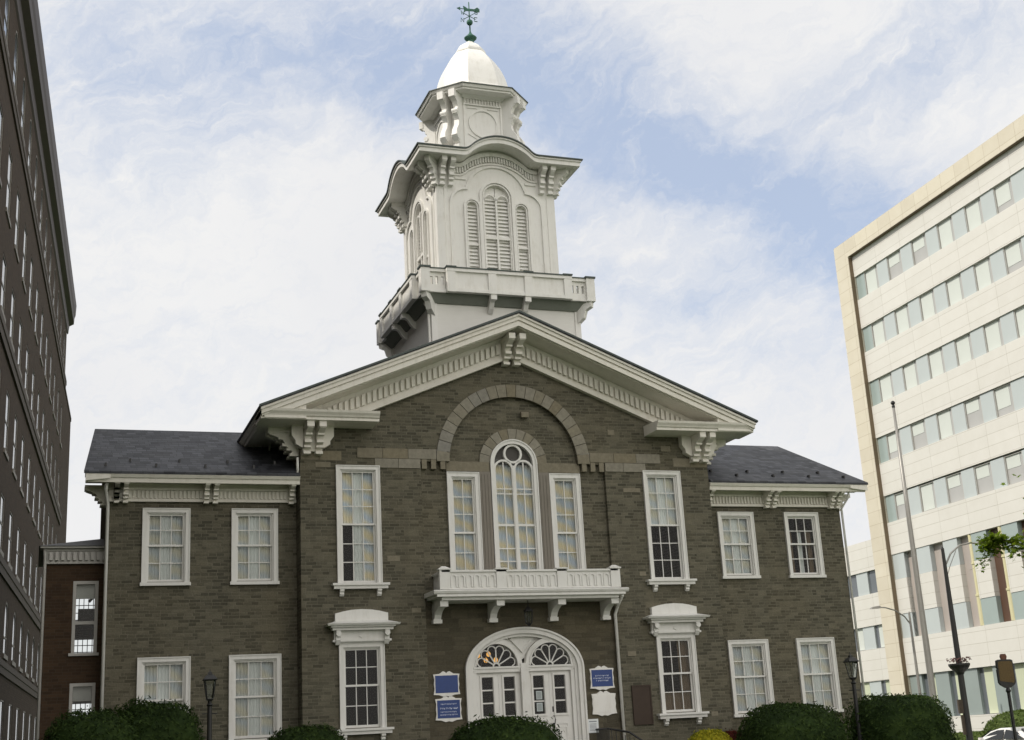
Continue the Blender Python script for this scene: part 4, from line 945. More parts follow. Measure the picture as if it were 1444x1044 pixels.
b = MB(); b.T = Matrix.Translation((OX, TY, 0)); oct_solid(b, 1.635, 0.815, 19.561, 1.635, 0.815, 19.59); b.T = Matrix.Identity(4); build(b, 'cupola_roof_edge', 'lead', cup)
b = MB(); b.T = Matrix.Translation((OX + 0.05, TY, 0))
key = [(1.25, 19.66), (1.13, 19.86), (1.09, 20.12), (1.03, 20.42), (0.96, 20.66), (0.86, 20.90), (0.71, 21.16), (0.55, 21.37), (0.47, 21.45)]
prof = [(1.60, 19.591)]
for q in range(len(key) - 1):                     # smooth bell curve through the key points
    p0, p1, p2, p3 = (Vector(key[max(0, min(len(key) - 1, q + d))]) for d in (-1, 0, 1, 2))
    for u in (0, 0.33, 0.66): prof.append(tuple(0.5 * ((2 * p1) + (p2 - p0) * u + (2 * p0 - 5 * p1 + 4 * p2 - p3) * u * u + (3 * p1 - p0 - 3 * p2 + p3) * u ** 3)))
prof += [(0.455, 21.46), (0.47, 21.48), (0.465, 21.54), (0.43, 21.62), (0.36, 21.71), (0.26, 21.80), (0.16, 21.88), (0.11, 21.94)]
loops = [octa(a, a * (0.5 if z < 19.6 else 0.43), z) for a, z in prof]
vs = [p for L_ in loops for p in L_]; fs = [(i * 8 + k, i * 8 + (k + 1) % 8, (i + 1) * 8 + (k + 1) % 8, (i + 1) * 8 + k) for i in range(len(loops) - 1) for k in range(8)]
b.add(vs, fs + [tuple(range(8)), tuple(range(len(vs) - 8, len(vs)))]); b.T = Matrix.Identity(4)
dome = build(b, 'dome', 'white', CH)
FXX = 0.09
b = MB(); b.lathe([(0.11, 21.86), (0.115, 21.98), (0.09, 22.0), (0.10, 22.06), (0.19, 22.08), (0.21, 22.12), (0.13, 22.19), (0.05, 22.28), (0.025, 22.36), (0.022, 22.6)] + [(0.105 * math.sin(t * PI / 8), 22.69 - 0.105 * math.cos(t * PI / 8)) for t in range(1, 8)] + [(0.02, 22.81), (0.018, 23.42), (0.0, 23.46)], FXX, TY, 12)
wv = build(b, 'weathervane', 'copper', CH, smooth=True)
for k, ch in enumerate('NESW'):
    b = MB()
    a = PI / 2 - k * PI / 2 + 0.5; dx_, dy_ = math.cos(a), math.sin(a)
    b.tube([(FXX, TY, 22.92), (FXX + dx_ * 0.26, TY + dy_ * 0.26, 22.92)], 0.012, 6)
    ex, ey = FXX + dx_ * 0.31, TY + dy_ * 0.31; S = {'N': [(-1, -1), (-1, 1), (1, -1), (1, 1)], 'E': [(1, 1), (-1, 1), (-1, 0), (0.6, 0), (-1, 0), (-1, -1), (1, -1)], 'S': [(1, 0.9), (-0.6, 1), (-1, 0.5), (0.9, -0.4), (0.6, -1), (-1, -0.9)], 'W': [(-1, 1), (-0.5, -1), (0, 0.5), (0.5, -1), (1, 1)]}[ch]
    b.tube([(ex + 0.05 * u, ey, 22.92 + 0.07 * v) for u, v in S], 0.015, 5); build(b, 'compass_letter', 'copper', wv)
b = MB(); b.tube([(FXX - 0.34, TY, 23.16), (FXX + 0.34, TY, 23.16)], 0.014, 6)
b.xz([(FXX - 0.42, 23.16), (FXX - 0.30, 23.22), (FXX - 0.30, 23.10)], TY - 0.012, TY + 0.012)
b.xz([(FXX - 0.18, 23.17), (FXX - 0.20, 23.27), (FXX - 0.12, 23.24), (FXX - 0.05, 23.19), (FXX + 0.18, 23.20), (FXX + 0.28, 23.28), (FXX + 0.36, 23.22), (FXX + 0.36, 23.12), (FXX + 0.2, 23.08), (FXX + 0.16, 23.12), (FXX - 0.10, 23.10), (FXX - 0.16, 23.05)], TY - 0.012, TY + 0.012)
build(b, 'vane', 'copper', wv)

# ================================================================== things on and by the courthouse
def scroll_sign(name, label, x, z, w_, h, face, lines):
    t = thing(name, label, 'sign', (x, 0.126, z))
    e = w_ / 2; f_ = 0.042
    P = [(-e, f_), (-e - 0.012, 0.0), (-e * 0.6, -0.01), (-e * 0.25, -0.055), (0, -0.035), (e * 0.25, -0.055), (e * 0.6, -0.01), (e + 0.012, 0), (e, f_), (e - 0.02, h * 0.3), (e - 0.005, h * 0.5), (e - 0.02, h * 0.75), (e + 0.01, h), (e * 0.55, h + 0.01), (e * 0.25, h + 0.075), (e * 0.08, h + 0.055), (0, h + 0.02), (-e * 0.08, h + 0.055), (-e * 0.25, h + 0.075), (-e * 0.55, h + 0.01), (-e - 0.01, h), (-e + 0.02, h * 0.75), (-e + 0.005, h * 0.5), (-e + 0.02, h * 0.3)]
    b = MB(); b.xz(P, -0.04, 0.0); build(b, 'frame', 'white', t, (0, 0, 0))
    b = MB(); b.xz(rect(-e + f_, e - f_, f_, h - 0.034), -0.046, -0.039); build(b, 'panel', face, t, (0, 0, 0))
    if lines:
        b = MB(); rnd = random.Random(len(label))
        for zc, wd, hh in lines:
            x = -wd / 2
            while x < wd / 2:
                cw = hh * rnd.choice((0.5, 0.6, 0.7)); b.box(x, x + cw * 0.22, -0.0495, -0.046, zc - hh / 2, zc + hh / 2)
                b.box(x + cw * 0.22, x + cw, -0.0495, -0.046, zc + rnd.choice((-1, 0, 1)) * hh * 0.38 - hh * 0.11, zc + hh * 0.11 + rnd.choice((-1, 0)) * hh * 0.05)
                x += cw + hh * 0.22
                if rnd.random() < 0.15: x += hh * 0.4
        build(b, 'lettering', 'lettering', t, (0, 0, 0))
    return t
scroll_sign('sign', 'blank blue sign in a white scrolled frame on the wall left of the door', -2.20, 1.38, 0.70, 0.52, 'blue', None)
scroll_sign('sign', 'blue sign with four lines of white lettering, the lower of two left of the door', -2.17, 0.74, 0.70, 0.53, 'blue', [(0.40, 0.42, 0.035), (0.29, 0.46, 0.05), (0.20, 0.44, 0.035), (0.13, 0.46, 0.035)])
scroll_sign('sign', 'blue sign with three lines of white lettering right of the entrance doors', 2.22, 1.38, 0.70, 0.52, 'blue', [(0.33, 0.40, 0.04), (0.265, 0.52, 0.045), (0.20, 0.36, 0.04)])
scroll_sign('sign', 'blank white sign in a scrolled frame below the blue one right of the door', 2.23, 0.70, 0.70, 0.53, 'white', None)
t = thing('notice', 'small white printed notice beside the right edge of the door', 'notice', (1.87, 0.126, 0.22))
b = MB(); b.xz(rect(-0.16, 0.16, 0, 0.36), -0.012, 0.0); build(b, 'sheet', 'paper', t, (0, 0, 0))
b = MB(); b.box(-0.11, 0.11, -0.0145, -0.012, 0.28, 0.31)
for k in range(6): b.box(-0.10, 0.10, -0.0145, -0.012, 0.06 + 0.033 * k, 0.074 + 0.033 * k)
build(b, 'print', 'greyprint', t, (0, 0, 0))
for zz, lb in ((1.16, 'white paper taped behind the middle pane of the third door leaf'), (0.85, 'white paper taped behind the bottom pane of the third door leaf')):
    t = thing('paper_notice', lb, 'paper', (0.43, 0.275, zz)); b = MB(); b.xz(rect(-0.085, 0.085, 0, 0.22), 0, 0.004); build(b, 'sheet', 'paper', t, (0, 0, 0))
    b = MB()
    for k in range(6): b.box(-0.06, 0.055, -0.002, 0.0, 0.03 + 0.028 * k, 0.042 + 0.028 * k)
    build(b, 'print', 'greyprint', t, (0, 0, 0))
t = thing('plaque', 'dark bronze plaque on the stone wall below and left of the right hooded window', 'plaque', (3.31, 0, 0.36))
b = MB(); b.xz(rect(-0.29, 0.29, 0, 1.05), -0.03, -0.001); build(b, 'plate', 'bronze', t, (0, 0, 0))
b = MB(); b.ribbon([(-0.27, 0.02), (-0.27, 1.03), (0.27, 1.03), (0.27, 0.02)], 0.035, -0.045, -0.029, True); build(b, 'rim', 'bronze', t, (0, 0, 0))
t = thing('hanging_lantern', 'dark lantern hanging under the balcony above the door', 'lantern', (-0.0, -0.42, 3.10))
b = MB(); b.tube([(0, 0, 0.45), (0, 0, 0.62)], 0.012, 6); b.lathe([(0.02, 0.47), (0.06, 0.42), (0.13, 0.36), (0.14, 0.33)], 0, 0, 8); b.lathe([(0.10, 0.02), (0.06, -0.02), (0.02, -0.06), (0.0, -0.08)], 0, 0, 8)
for k in range(6): a = k * PI / 3; b.tube([(0.12 * math.cos(a), 0.12 * math.sin(a), 0.34), (0.09 * math.cos(a), 0.09 * math.sin(a), 0.01)], 0.01, 5)
build(b, 'cage', 'black', t, (0, 0, 0)); b = MB(); b.lathe([(0.085, 0.02), (0.115, 0.33)], 0, 0, 6); build(b, 'pane', 'glass', t, (0, 0, 0))
t = thing('chandelier', 'lit amber chandelier seen through the left fanlight over the door', 'chandelier', (-0.72, 1.25, 2.42))
b = MB(); b.tube([(0, 0, 0.0), (0, 0, 0.58)], 0.015, 6); pos = [(-0.22, -0.05, 0.0), (-0.28, -0.02, -0.17), (0.06, -0.12, 0.02), (0.05, 0.1, -0.13), (0.30, 0.0, -0.13)]
for p in pos: b.tube([(0, 0, 0.05), (p[0] * 0.5, p[1] * 0.5, -0.1 + p[2]), p], 0.01, 5)
build(b, 'arms', 'black', t, (0, 0, 0))
for p in pos: b = MB(); b.lathe([(0.01, -0.02), (0.05, 0.0), (0.065, 0.05), (0.045, 0.10), (0.0, 0.13)], p[0], p[1], 10); o = build(b, 'bulb', 'bulb', t, (0, 0, p[2] - 0.04), smooth=True)
t = thing('handrail', 'black iron handrail with close bars right of the entrance steps', 'handrail', (2.1, -1.0, ZG))
b = MB(); b.tube([(1.93, 0.05, 0.30), (1.95, -0.7, 0.30), (2.35, -1.15, 0.18), (2.75, -1.7, -0.25), (2.75, -2.6, -0.75)], 0.03, 6); b.tube([(1.93, 0.05, -0.35), (1.95, -0.7, -0.35), (2.35, -1.15, -0.5), (2.75, -1.7, -0.9), (2.75, -2.6, -1.35)], 0.02, 6); build(b, 'rail', 'black', t)
b = MB()
for k in range(12): yq = 0.05 - 0.075 * k; b.tube([(1.94, yq, -0.45 if k % 4 else -0.9), (1.94, yq, 0.30)], 0.011, 5)
for k in range(10): q = k / 9; b.tube([(2.0 + 0.75 * q, -0.8 - 0.9 * q, -0.35 - 0.5 * q - (0.6 if k % 3 == 0 else 0)), (2.0 + 0.75 * q, -0.8 - 0.9 * q, 0.28 - 0.5 * q)], 0.011, 5)
build(b, 'baluster', 'black', t)

# ================================================================== annex passage
AN = thing('brick_passage', 'narrow red brick passage with a white dentilled cornice beside the left wing', 'building', (-11.5, 1.3, ZG))
ay, ax0, ax1, ayb = 1.3, -12.2, -10.79, 4.6
b = MB(); h1 = rect(-11.54, -10.93, 2.80, 4.58); h2 = rect(-11.54, -10.93, -0.2, 2.06)
b.holed(rect(ax0, ax1, ZG, 5.05), [h1, h2], ay, ay + 0.22); 
rr = [rect(-11.42, -10.80, 3.93, 4.55), rect(-11.42, -10.80, 2.9, 3.44), rect(-11.42, -10.80, 0.2, 1.74)]
b.holed(rect(ax0, ax1 + 0.01, ZG, 5.05), rr, ayb, ayb - 0.2)
b.add([(ax0, ay, ZG), (ax0, ayb, ZG), (ax0, ayb, 5.05), (ax0, ay, 5.05)], [(0, 1, 2, 3)])
build(b, 'wall', 'redbrick', AN)
b = MB(); b.box(ax0 - 0.02, ax1, ay - 0.06, ay + 0.1, 5.02, 5.40).box(ax0 - 0.05, ax1, ay - 0.10, ay - 0.06, 5.02, 5.07).box(ax0 - 0.06, ax1, ay - 0.10, ay - 0.06, 5.34, 5.40).box(ax0 - 0.06, ax0, ay + 0.1, ayb, 5.02, 5.4)
for k in range(10): x = ax0 + 0.06 + 0.142 * k; b.box(x, x + 0.075, ay - 0.16, ay - 0.06, 5.10, 5.31)
b.box(ax0 - 0.16, ax1, ay - 0.22, ay + 0.2, 5.401, 5.45)
build(b, 'cornice', 'greyframe', AN)
b = MB(); b.solid([(ax0 - 0.2, ay - 0.27, 5.451), (ax1, ay - 0.27, 5.451), (ax1, ayb + 0.2, 5.451), (ax0 - 0.2, ayb + 0.2, 5.451)], [(ax0 + 0.5, ay + 1.3, 5.78), (ax1, ay + 1.3, 5.88), (ax1, ayb - 1.0, 5.88), (ax0 + 0.5, ayb - 1.0, 5.78)]); build(b, 'roof', 'greyroof', AN)
for (z0, z1) in ((2.80, 4.58), (-0.2, 2.06)):
    b = MB(); P = [(-11.50, z0), (-11.50, z1 - 0.03), (-10.97, z1 - 0.03), (-10.97, z0)]; b.ribbon(P, 0.08, ay - 0.01, ay + 0.14); b.box(-11.46, -11.01, ay + 0.03, ay + 0.10, (z0 + z1) / 2 - 0.18 if z1 > 3 else 1.0, (z0 + z1) / 2 - 0.10 if z1 > 3 else 1.06)
    b.box(-11.60, -10.88, ay - 0.07, ay + 0.1, z0 - 0.07, z0); wn_ = build(b, 'window', 'greyframe', AN)
    b = MB(); b.add([(-11.48, ay + 0.08, z0), (-10.99, ay + 0.08, z0), (-10.99, ay + 0.08, z1), (-11.48, ay + 0.08, z1)], [(0, 1, 2, 3)]); build(b, 'pane', 'glass', wn_)
    b = MB(); b.box(-11.45, -11.01, ay + 0.15, ay + 0.16, z1 - 0.42, z1); build(b, 'blind', 'greyframe', wn_)
for r in rr:
    b = MB(); (x0, z0), (x1, _), (_, z1) = r[0], r[1], r[2]
    b.ribbon([(x0, z0), (x1, z0), (x1, z1), (x0, z1)], 0.05, ayb - 0.1, ayb - 0.05, True)
    for i in range(1, 5): x = x0 + (x1 - x0) * i / 5; b.box(x - 0.01, x + 0.01, ayb - 0.09, ayb - 0.06, z0, z1)
    n = max(2, int((z1 - z0) / 0.16))
    for i in range(1, n): z = z0 + (z1 - z0) * i / n; b.box(x0, x1, ayb - 0.088, ayb - 0.062, z - 0.01, z + 0.01)
    build(b, 'rear_window', 'greyframe', AN)
b = MB(); b.box(-11.40, -10.82, ay + 0.23, ay + 0.24, 3.44, 3.92); b.tube([(-11.1, 2.9, 4.25), (-10.98, 2.9, 4.38), (-10.85, 2.9, 4.32)], 0.04, 6); build(b, 'interior_beam', 'darkroom', AN)
pipe([(-12.26, 1.2, 5.4), (-12.24, 1.22, 5.2), (-12.24, 1.22, ZG)], 0.04, 'greyframe', AN)

# ================================================================== tall brown brick building on the left
LB_ = thing('brown_brick_building', 'tall brown brick building with an overhanging cornice at the left edge', 'building', (-14.0, 0, ZG), rz=-math.atan2(0.0685, 0.9977))
# local frame: facade on x=0, facing +x; y along the street; z from the ground (subtract ZG)
G = -ZG; PIT = 2.95; Y0 = 4.72; K0, K1 = -9, 10      # bays
ya = Y0 + (K0 - 0.5) * PIT; yb = Y0 + (K1 + 0.5) * PIT
b = MB(); swap = Matrix(((0, 1, 0, 0), (1, 0, 0, 0), (0, 0, 1, 0), (0, 0, 0, 1)))     # (x,y) -> (y,x): build in x-z and lay along the facade
b.T = swap
ROWS = [(ZG + G, 3.35 + G, [(0.6, -0.9, 2.2, False)]), (3.35 + G, 6.0 + G, [(0.6, 3.55, 4.6, True)]), (6.0 + G, 12.2 + G, [(0.6, 6.35, 8.0, False), (0.6, 9.3, 11.15, False)]), (12.2 + G, 19.3 + G, [(0.6, 12.75, 14.4, False), (0.6, 15.75, 17.75, False)]), (19.3 + G, 22.6 + G, [(0.6, 19.75, 21.2, True)])]
def whole(hw, z0, z1, arched):
    if arched: return [(-hw, z0), (-hw, z1)] + arc(0, z1, hw, PI, 0, 10)[1:] + [(hw, z0)]
    return rect(-hw, hw, z0, z1)
for z0, z1, wl in ROWS:
    for k in range(K0, K1 + 1):
        yc = Y0 + PIT * k
        b.holed([(yc - PIT / 2, z0), (yc + PIT / 2, z0), (yc + PIT / 2, z1), (yc - PIT / 2, z1)], [[(p[0] + yc, p[1] + G) for p in whole(*q)] for q in wl], 0.0, -0.07)
b.T = Matrix.Identity(4)
b.add([(0, ya, 0), (-25, ya, 0), (-25, ya, 22.6 + G), (0, ya, 22.6 + G)], [(0, 1, 2, 3)]); b.add([(0, yb, 0), (-25, yb, 0), (-25, yb, 22.6 + G), (0, yb, 22.6 + G)], [(0, 1, 2, 3)])
b.add([(0, ya, 22.6 + G), (0, yb, 22.6 + G), (-25, yb, 22.6 + G), (-25, ya, 22.6 + G)], [(0, 1, 2, 3)]); b.add([(-25, ya, 0), (-25, yb, 0), (-25, yb, 22.6 + G), (-25, ya, 22.6 + G)], [(0, 1, 2, 3)])
build(b, 'wall', 'brownbrick', LB_, (0, 0, 0))
b = MB(); b.xz([(0.002, 22.05 + G), (0.06, 22.1 + G), (0.10, 22.5 + G), (0.32, 22.62 + G), (0.34, 22.95 + G), (0.39, 23.1 + G), (0.42, 23.65 + G), (-1.0, 23.7 + G), (-1.0, 22.61 + G), (0.002, 22.61 + G)], ya - 0.8, yb + 0.3); build(b, 'cornice', 'browncornice', LB_, (0, 0, 0))
for z, d, h in ((19.2, 0.09, 0.45), (12.15, 0.11, 0.5), (5.9, 0.09, 0.45), (3.1, 0.08, 0.4)):
    b = MB(); b.xz([(0.002, z - h / 2 + G), (d * 0.6, z - h / 2 + G), (d * 0.7, z + G), (d, z + 0.02 + G), (d, z + h / 2 + G), (0.002, z + h / 2 + 0.05 + G)], ya - 0.1, yb + 0.1); build(b, 'string_course', 'brownstone', LB_, (0, 0, 0))
def lwin(hw, z0, z1, arched, shade):
    b = MB(); P = whole(hw - 0.04, 0.0, z1 - z0, arched); b.T = swap; b.ribbon(P, 0.09, -0.045, -0.012, True); b.box(-hw, hw, -0.044, -0.02, (z1 - z0) * 0.5 - 0.03, (z1 - z0) * 0.5 + 0.03); b.box(-hw - 0.08, hw + 0.08, -0.06, 0.04, -0.13, 0.0); b.T = Matrix.Identity(4)
    return b
for z0_, z1_, wl in ROWS:
    for (hw, a, c, ar) in wl:
        p0 = None
        for k in range(K1, K0 - 1, -1) if False else range(-1, K1 + 1):
            yc = Y0 + PIT * k
            if p0 is None:
                p0 = build(lwin(hw, a, c, ar, 0), 'window', 'tanframe', LB_, (0, yc, a + G))
                g = MB(); g.T = swap; hh = c - a; P = whole(hw, 0, hh, ar); g.add([(p[0], -0.035, p[1]) for p in P], [tuple(range(len(P)))]); g.T = Matrix.Identity(4); build(g, 'pane', 'darkglass', p0, (0, 0, 0))
            else: copy_part(p0, LB_, (0, yc, a + G))
b = MB(); ye = yb; b.box(-20, 0.0, ye + 0.01, ye + 7.0, 0, 19.0 + G); b.box(-20, 0.03, ye + 0.01, ye + 7.05, 19.0 + G, 19.2 + G)
build(b, 'rear_block', 'brownbrick', LB_, (0, 0, 0))

# ================================================================== modern office building on the right
OB = thing('office_building', 'pale modern office block with window bands in a tan stone frame', 'building', (35.0, 32.0, ZG), rz=-math.atan2(0.0452, 0.99898))
# local: facade x=0 facing -x, t=y along it (0 at the far inner corner, negative towards the street); z from the ground
def ob(mb, name, mt, parent=OB, loc=(0, 0, 0)): return build(mb, name, mt, parent, loc)
T0, T1, NB, BP = 0.0, -52.0, 19, 2.58
FL = [(27.05, 25.5), (23.65, 22.1), (20.2, 18.65), (16.68, 15.1), (13.12, 11.5)]
b = MB(); D = 0.35
def band(z0, z1): b.box(0, D, T1, T0, z0 + G, z1 + G)
zs = [28.4] + [v for r in FL for v in r] + [9.62]
for i in range(0, len(zs), 2): band(zs[i + 1], zs[i])
band(2.66, 4.76); band(ZG - 0.0, 0.25)
for k in range(-1, NB): 
    t0 = -3.78 - BP * k + 0.0
    b.box(0.02, D, max(t0, T1), min(t0 + 1.30 if k >= 0 else 0.0, 0) , 6.15 + G, 8.15 + G)
b.box(0.5, 18, T1, T0, G + ZG, 28.4 + G)
wl_ = ob(b, 'wall', 'precast')
b = MB()      # the stone picture frame
b.box(-0.28, 1.6, T1, 1.5, 28.41 + G, 29.5 + G).box(-0.28, 1.6, 0.01, 1.5, 0, 28.409 + G).box(0.36, 18, 0.02, 1.45, 0, 29.3 + G)
ob(b, 'stone_frame', 'limestone')
b = MB(); b.box(-0.25, 0.0, 0.001, 0.009, 0, 28.35 + G); ob(b, 'frame_reveal', 'reveal')
b = MB(); b.box(-0.25, 0.0, T1, 0.0, 28.395 + G, 28.408 + G); ob(b, 'frame_soffit', 'reveal')
# glazing of one bay: window and tinted panel
def bay_window(z0, z1, wd, blindfrac, blindmat='blind'):
    h = z1 - z0; b = MB(); b.box(0.18, 0.20, -wd, 0, 0, h)
    w_ = build(b, 'window', 'paleglass', OB, (0, 0, 0))
    b = MB(); 
    b.box(0.10, 0.19, -0.05, 0, 0, h).box(0.10, 0.19, -wd, -wd + 0.05, 0, h).box(0.10, 0.19, -wd + 0.05, -0.05, 0, 0.05).box(0.10, 0.19, -wd + 0.05, -0.05, h - 0.05, h)
    build(b, 'frame', 'greyframe', w_, (0, 0, 0))
    b = MB(); b.box(0.165, 0.178, -wd + 0.30, -0.08, h * (1 - blindfrac), h - 0.05); build(b, 'blind', blindmat, w_, (0, 0, 0))
    return w_
protos = []
for fr_b in (0.95, 0.45, 0.72, 0.95): protos.append(bay_window(0, 1.55, 1.46, fr_b))
rnd = random.Random(5); used = set()
NV = 15
for r, (zt, zb) in enumerate(FL):
    for k in range(NV):
        i = rnd.choice((0, 0, 1, 2, 3)); loc = (0, -0.94 - BP * k, zb + G)
        if i not in used: protos[i].location = loc; used.add(i)
        else: copy_part(protos[i], OB, loc)
for i in range(4):
    if i not in used: protos[i].location = (0, -0.94 - BP * 15, FL[0][1] + G)
sp = None
for zt, zb in FL:
    for k in range(NV + 1):
        loc = (0, -2.41 - BP * k, zb + G)
        if sp is None: b = MB(); b.box(0.08, 0.30, -1.10, 0, 0, 1.55); sp = ob(b, 'spandrel_panel', 'spandrel', OB, loc)
        else: copy_part(sp, OB, loc)
    b = MB(); b.box(0.10, 0.30, -0.93, -0.02, zb + G, zt + G); ob(b, 'corner_glass', 'tealglass')
b = MB(); b.box(0.10, 0.3, -1.2, -0.02, 4.76 + G, 9.62 + G); ob(b, 'corner_glass', 'tealglass')
# two-storey recessed strips
for k in range(-1, NV):
    t0 = -3.78 - BP * k
    b = MB(); b.box(0.34, 0.40, t0 - 1.28, t0, 4.76 + G, 9.62 + G); ob(b, 'recessed_strip', 'brownclad' if k > 1 else 'brownglass')
    lo, hi = t0, min(t0 + 1.30, -0.02)
    for z0, z1 in ((8.16, 9.61), (4.77, 6.14)): b = MB(); b.box(0.05, 0.33, lo, hi, z0 + G, z1 + G); ob(b, 'glass_panel', 'tealglass' if k > 1 else 'spandrel')
for k in range(1, NB):
    t0 = -3.78 - BP * k
    b3 = MB(); b3.lathe([(0.17, 4.77 + G), (0.17, 6.3 + G), (0.20, 6.31 + G), (0.20, 6.42 + G), (0.14, 6.43 + G), (0.14, 8.0 + G), (0.18, 8.01 + G), (0.18, 8.1 + G), (0.14, 8.11 + G), (0.14, 9.61 + G)], 0.16, t0 - 1.1, 12)
    ob(b3, 'column', 'creamcol')
for k in range(-1, NV):
    t0 = -1.21 - BP * k; b = MB(); b.box(0.12, 0.36, t0 - 1.3 - 1.27, min(t0 - 1.3, -0.02), 0.26 + G, 2.65 + G); ob(b, 'ground_floor_panel', 'groundglass')
gp = None
for k in range(12):
    t0 = -1.21 - BP * k
    if gp is None:
        b = MB(); b.box(0.30, 0.32, -1.3, 0, 0, 2.39); gp = build(b, 'shop_window', 'darkglass', OB, (0, t0, 0.26 + G))
        b = MB(); b.box(0.27, 0.295, -1.28, -0.36, 0.02, 2.37); build(b, 'blind', 'yblind', gp, (0, 0, 0))
    else: copy_part(gp, OB, (0, t0, 0.26 + G))
# lower block beyond
b = MB(); LX = 1.0
zr = [(11.1, 9.25), (7.85, 5.92), (4.53, 2.62), (0.4, ZG)]
for z1, z0 in zr: b.box(LX, LX + 0.3, 1.46, 14, z0 + G, z1 + G)
b.box(LX + 0.4, 17, 1.46, 14, 0, 11.1 + G); ob(b, 'low_wing_wall', 'precast')
for z1, z0 in ((9.24, 7.86), (5.91, 4.54), (2.61, 0.41)):
    for k in range(4):
        b = MB(); b.box(LX + 0.08, LX + 0.3, 2.0 + BP * k, 3.3 + BP * k, z0 + G, z1 + G); ob(b, 'spandrel_panel', 'spandrel')
        b = MB(); b.box(LX + 0.18, LX + 0.3, 3.31 + BP * k, 3.31 + BP * k + 1.25, z0 + G, z1 + G); lw_ = ob(b, 'low_wing_window', 'darkglass')
        if z1 < 9: b = MB(); b.box(LX + 0.165, LX + 0.178, 3.45 + BP * k, 4.2 + BP * k, z0 + G + 0.03, z1 + G - 0.03); ob(b, 'blind', 'blind' if z1 > 4 else 'yblind', lw_)

# ================================================================== street furniture
def lantern_post(label, x, y, zt):
    h = zt - ZG; t = thing('lantern_post', label, 'lamp post', (x, y, ZG), 'black lantern posts')
    b = MB(); b.lathe([(0.16, 0), (0.16, 0.12), (0.11, 0.2), (0.10, 0.55), (0.06, 0.65), (0.05, h - 0.75), (0.075, h - 0.72), (0.04, h - 0.68), (0.045, h - 0.62)], 0, 0, 12); b.tube([(-0.16, 0, h - 0.9), (0.16, 0, h - 0.9)], 0.014, 6); build(b, 'post', 'black', t, (0, 0, 0))
    b = MB(); z0, z1 = h - 0.60, h - 0.20
    for k in range(4):
        a = PI / 4 + k * PI / 2; b.tube([(0.085 * math.cos(a), 0.085 * math.sin(a), z0), (0.16 * math.cos(a), 0.16 * math.sin(a), z1)], 0.013, 5)
    b.lathe([(0.06, z0 - 0.04), (0.10, z0), (0.10, z0 + 0.02)], 0, 0, 4, PI / 4); b.lathe([(0.20, z1), (0.21, z1 + 0.02), (0.12, z1 + 0.10), (0.06, z1 + 0.13), (0.06, z1 + 0.17), (0.015, z1 + 0.19), (0.01, z1 + 0.25)], 0, 0, 4, PI / 4); ln = build(b, 'lantern', 'black', t, (0, 0, 0))
    b = MB(); b.lathe([(0.085, z0 + 0.02), (0.155, z1)], 0, 0, 4, PI / 4); build(b, 'pane', 'glass', ln, (0, 0, 0)); return t
lantern_post('black lantern post in front of the left wing, between its two lower windows', -8.77, -4.0, 1.92)
lantern_post('black lantern post by the right end of the right wing, between two round hedges', 7.45, -4.0, 1.80)
t = thing('street_lamp', 'tall dark street lamp with a curved arm and a flower basket on its pole', 'street lamp', (20.0, 7.9, ZG))
b = MB(); b.lathe([(0.20, 0), (0.20, 0.3), (0.13, 0.5), (0.11, 3.6), (0.095, 5.5), (0.06, 8.02), (0.03, 8.1)], 0, 0, 12); build(b, 'pole', 'black', t, (0, 0, 0))
b = MB(); b.tube([(0, 0, 7.35), (0.35, 0, 7.85), (0.8, 0, 8.15), (1.35, 0, 8.25), (1.75, 0, 8.2)], 0.035, 8); b.tube([(0.05, 0, 7.0), (0.25, 0, 7.4), (0.6, 0, 7.95)], 0.015, 6); build(b, 'arm', 'steel', t, (0, 0, 0))
b = MB(); b.solid([(1.65, -0.12, 8.22), (2.2, -0.10, 8.16), (2.2, 0.10, 8.16), (1.65, 0.12, 8.22)], [(1.72, -0.07, 8.32), (2.1, -0.05, 8.26), (2.1, 0.05, 8.26), (1.72, 0.07, 8.32)]); build(b, 'lamp_head', 'steel', t, (0, 0, 0))
b = MB(); b.lathe([(0.13, 3.35), (0.16, 3.42), (0.34, 3.58), (0.40, 3.68), (0.40, 3.74), (0.12, 3.74)], 0, 0, 14); bk = build(b, 'basket', 'black', t, (0, 0, 0))
b = MB(); rnd = random.Random(3)
for k in range(60):
    a = rnd.uniform(0, 2 * PI); r = rnd.uniform(0.14, 0.42); zz = 3.76 + rnd.uniform(-0.02, 0.16); q = rnd.uniform(0.03, 0.06); b.add([(r * math.cos(a) - q, r * math.sin(a), zz), (r * math.cos(a), r * math.sin(a) - q, zz + q), (r * math.cos(a) + q, r * math.sin(a), zz), (r * math.cos(a), r * math.sin(a) + q, zz + q * 1.5)], [(0, 1, 2, 3)])
build(b, 'flowers', 'redflower', bk, (0, 0, 0))
b = MB(); b.box(-0.30, -0.10, -0.04, 0.04, 1.95, 2.45); b.box(-0.24, -0.12, -0.03, 0.03, 1.2, 1.9); build(b, 'pole_sign', 'bark', t, (0, 0, 0))
t = thing('street_lamp', 'slim grey street lamp across the road, its arm reaching left', 'street lamp', (30.0, 24.2, ZG))
b = MB(); b.lathe([(0.13, 0), (0.12, 0.4), (0.09, 0.5), (0.055, 7.2), (0.02, 7.25)], 0, 0, 10); build(b, 'pole', 'steel', t, (0, 0, 0))
b = MB(); b.tube([(0, 0, 6.6), (-0.3, 0, 7.0), (-0.8, 0, 7.32), (-1.4, 0, 7.48), (-1.8, 0, 7.5)], 0.035, 8); build(b, 'arm', 'steel', t, (0, 0, 0))
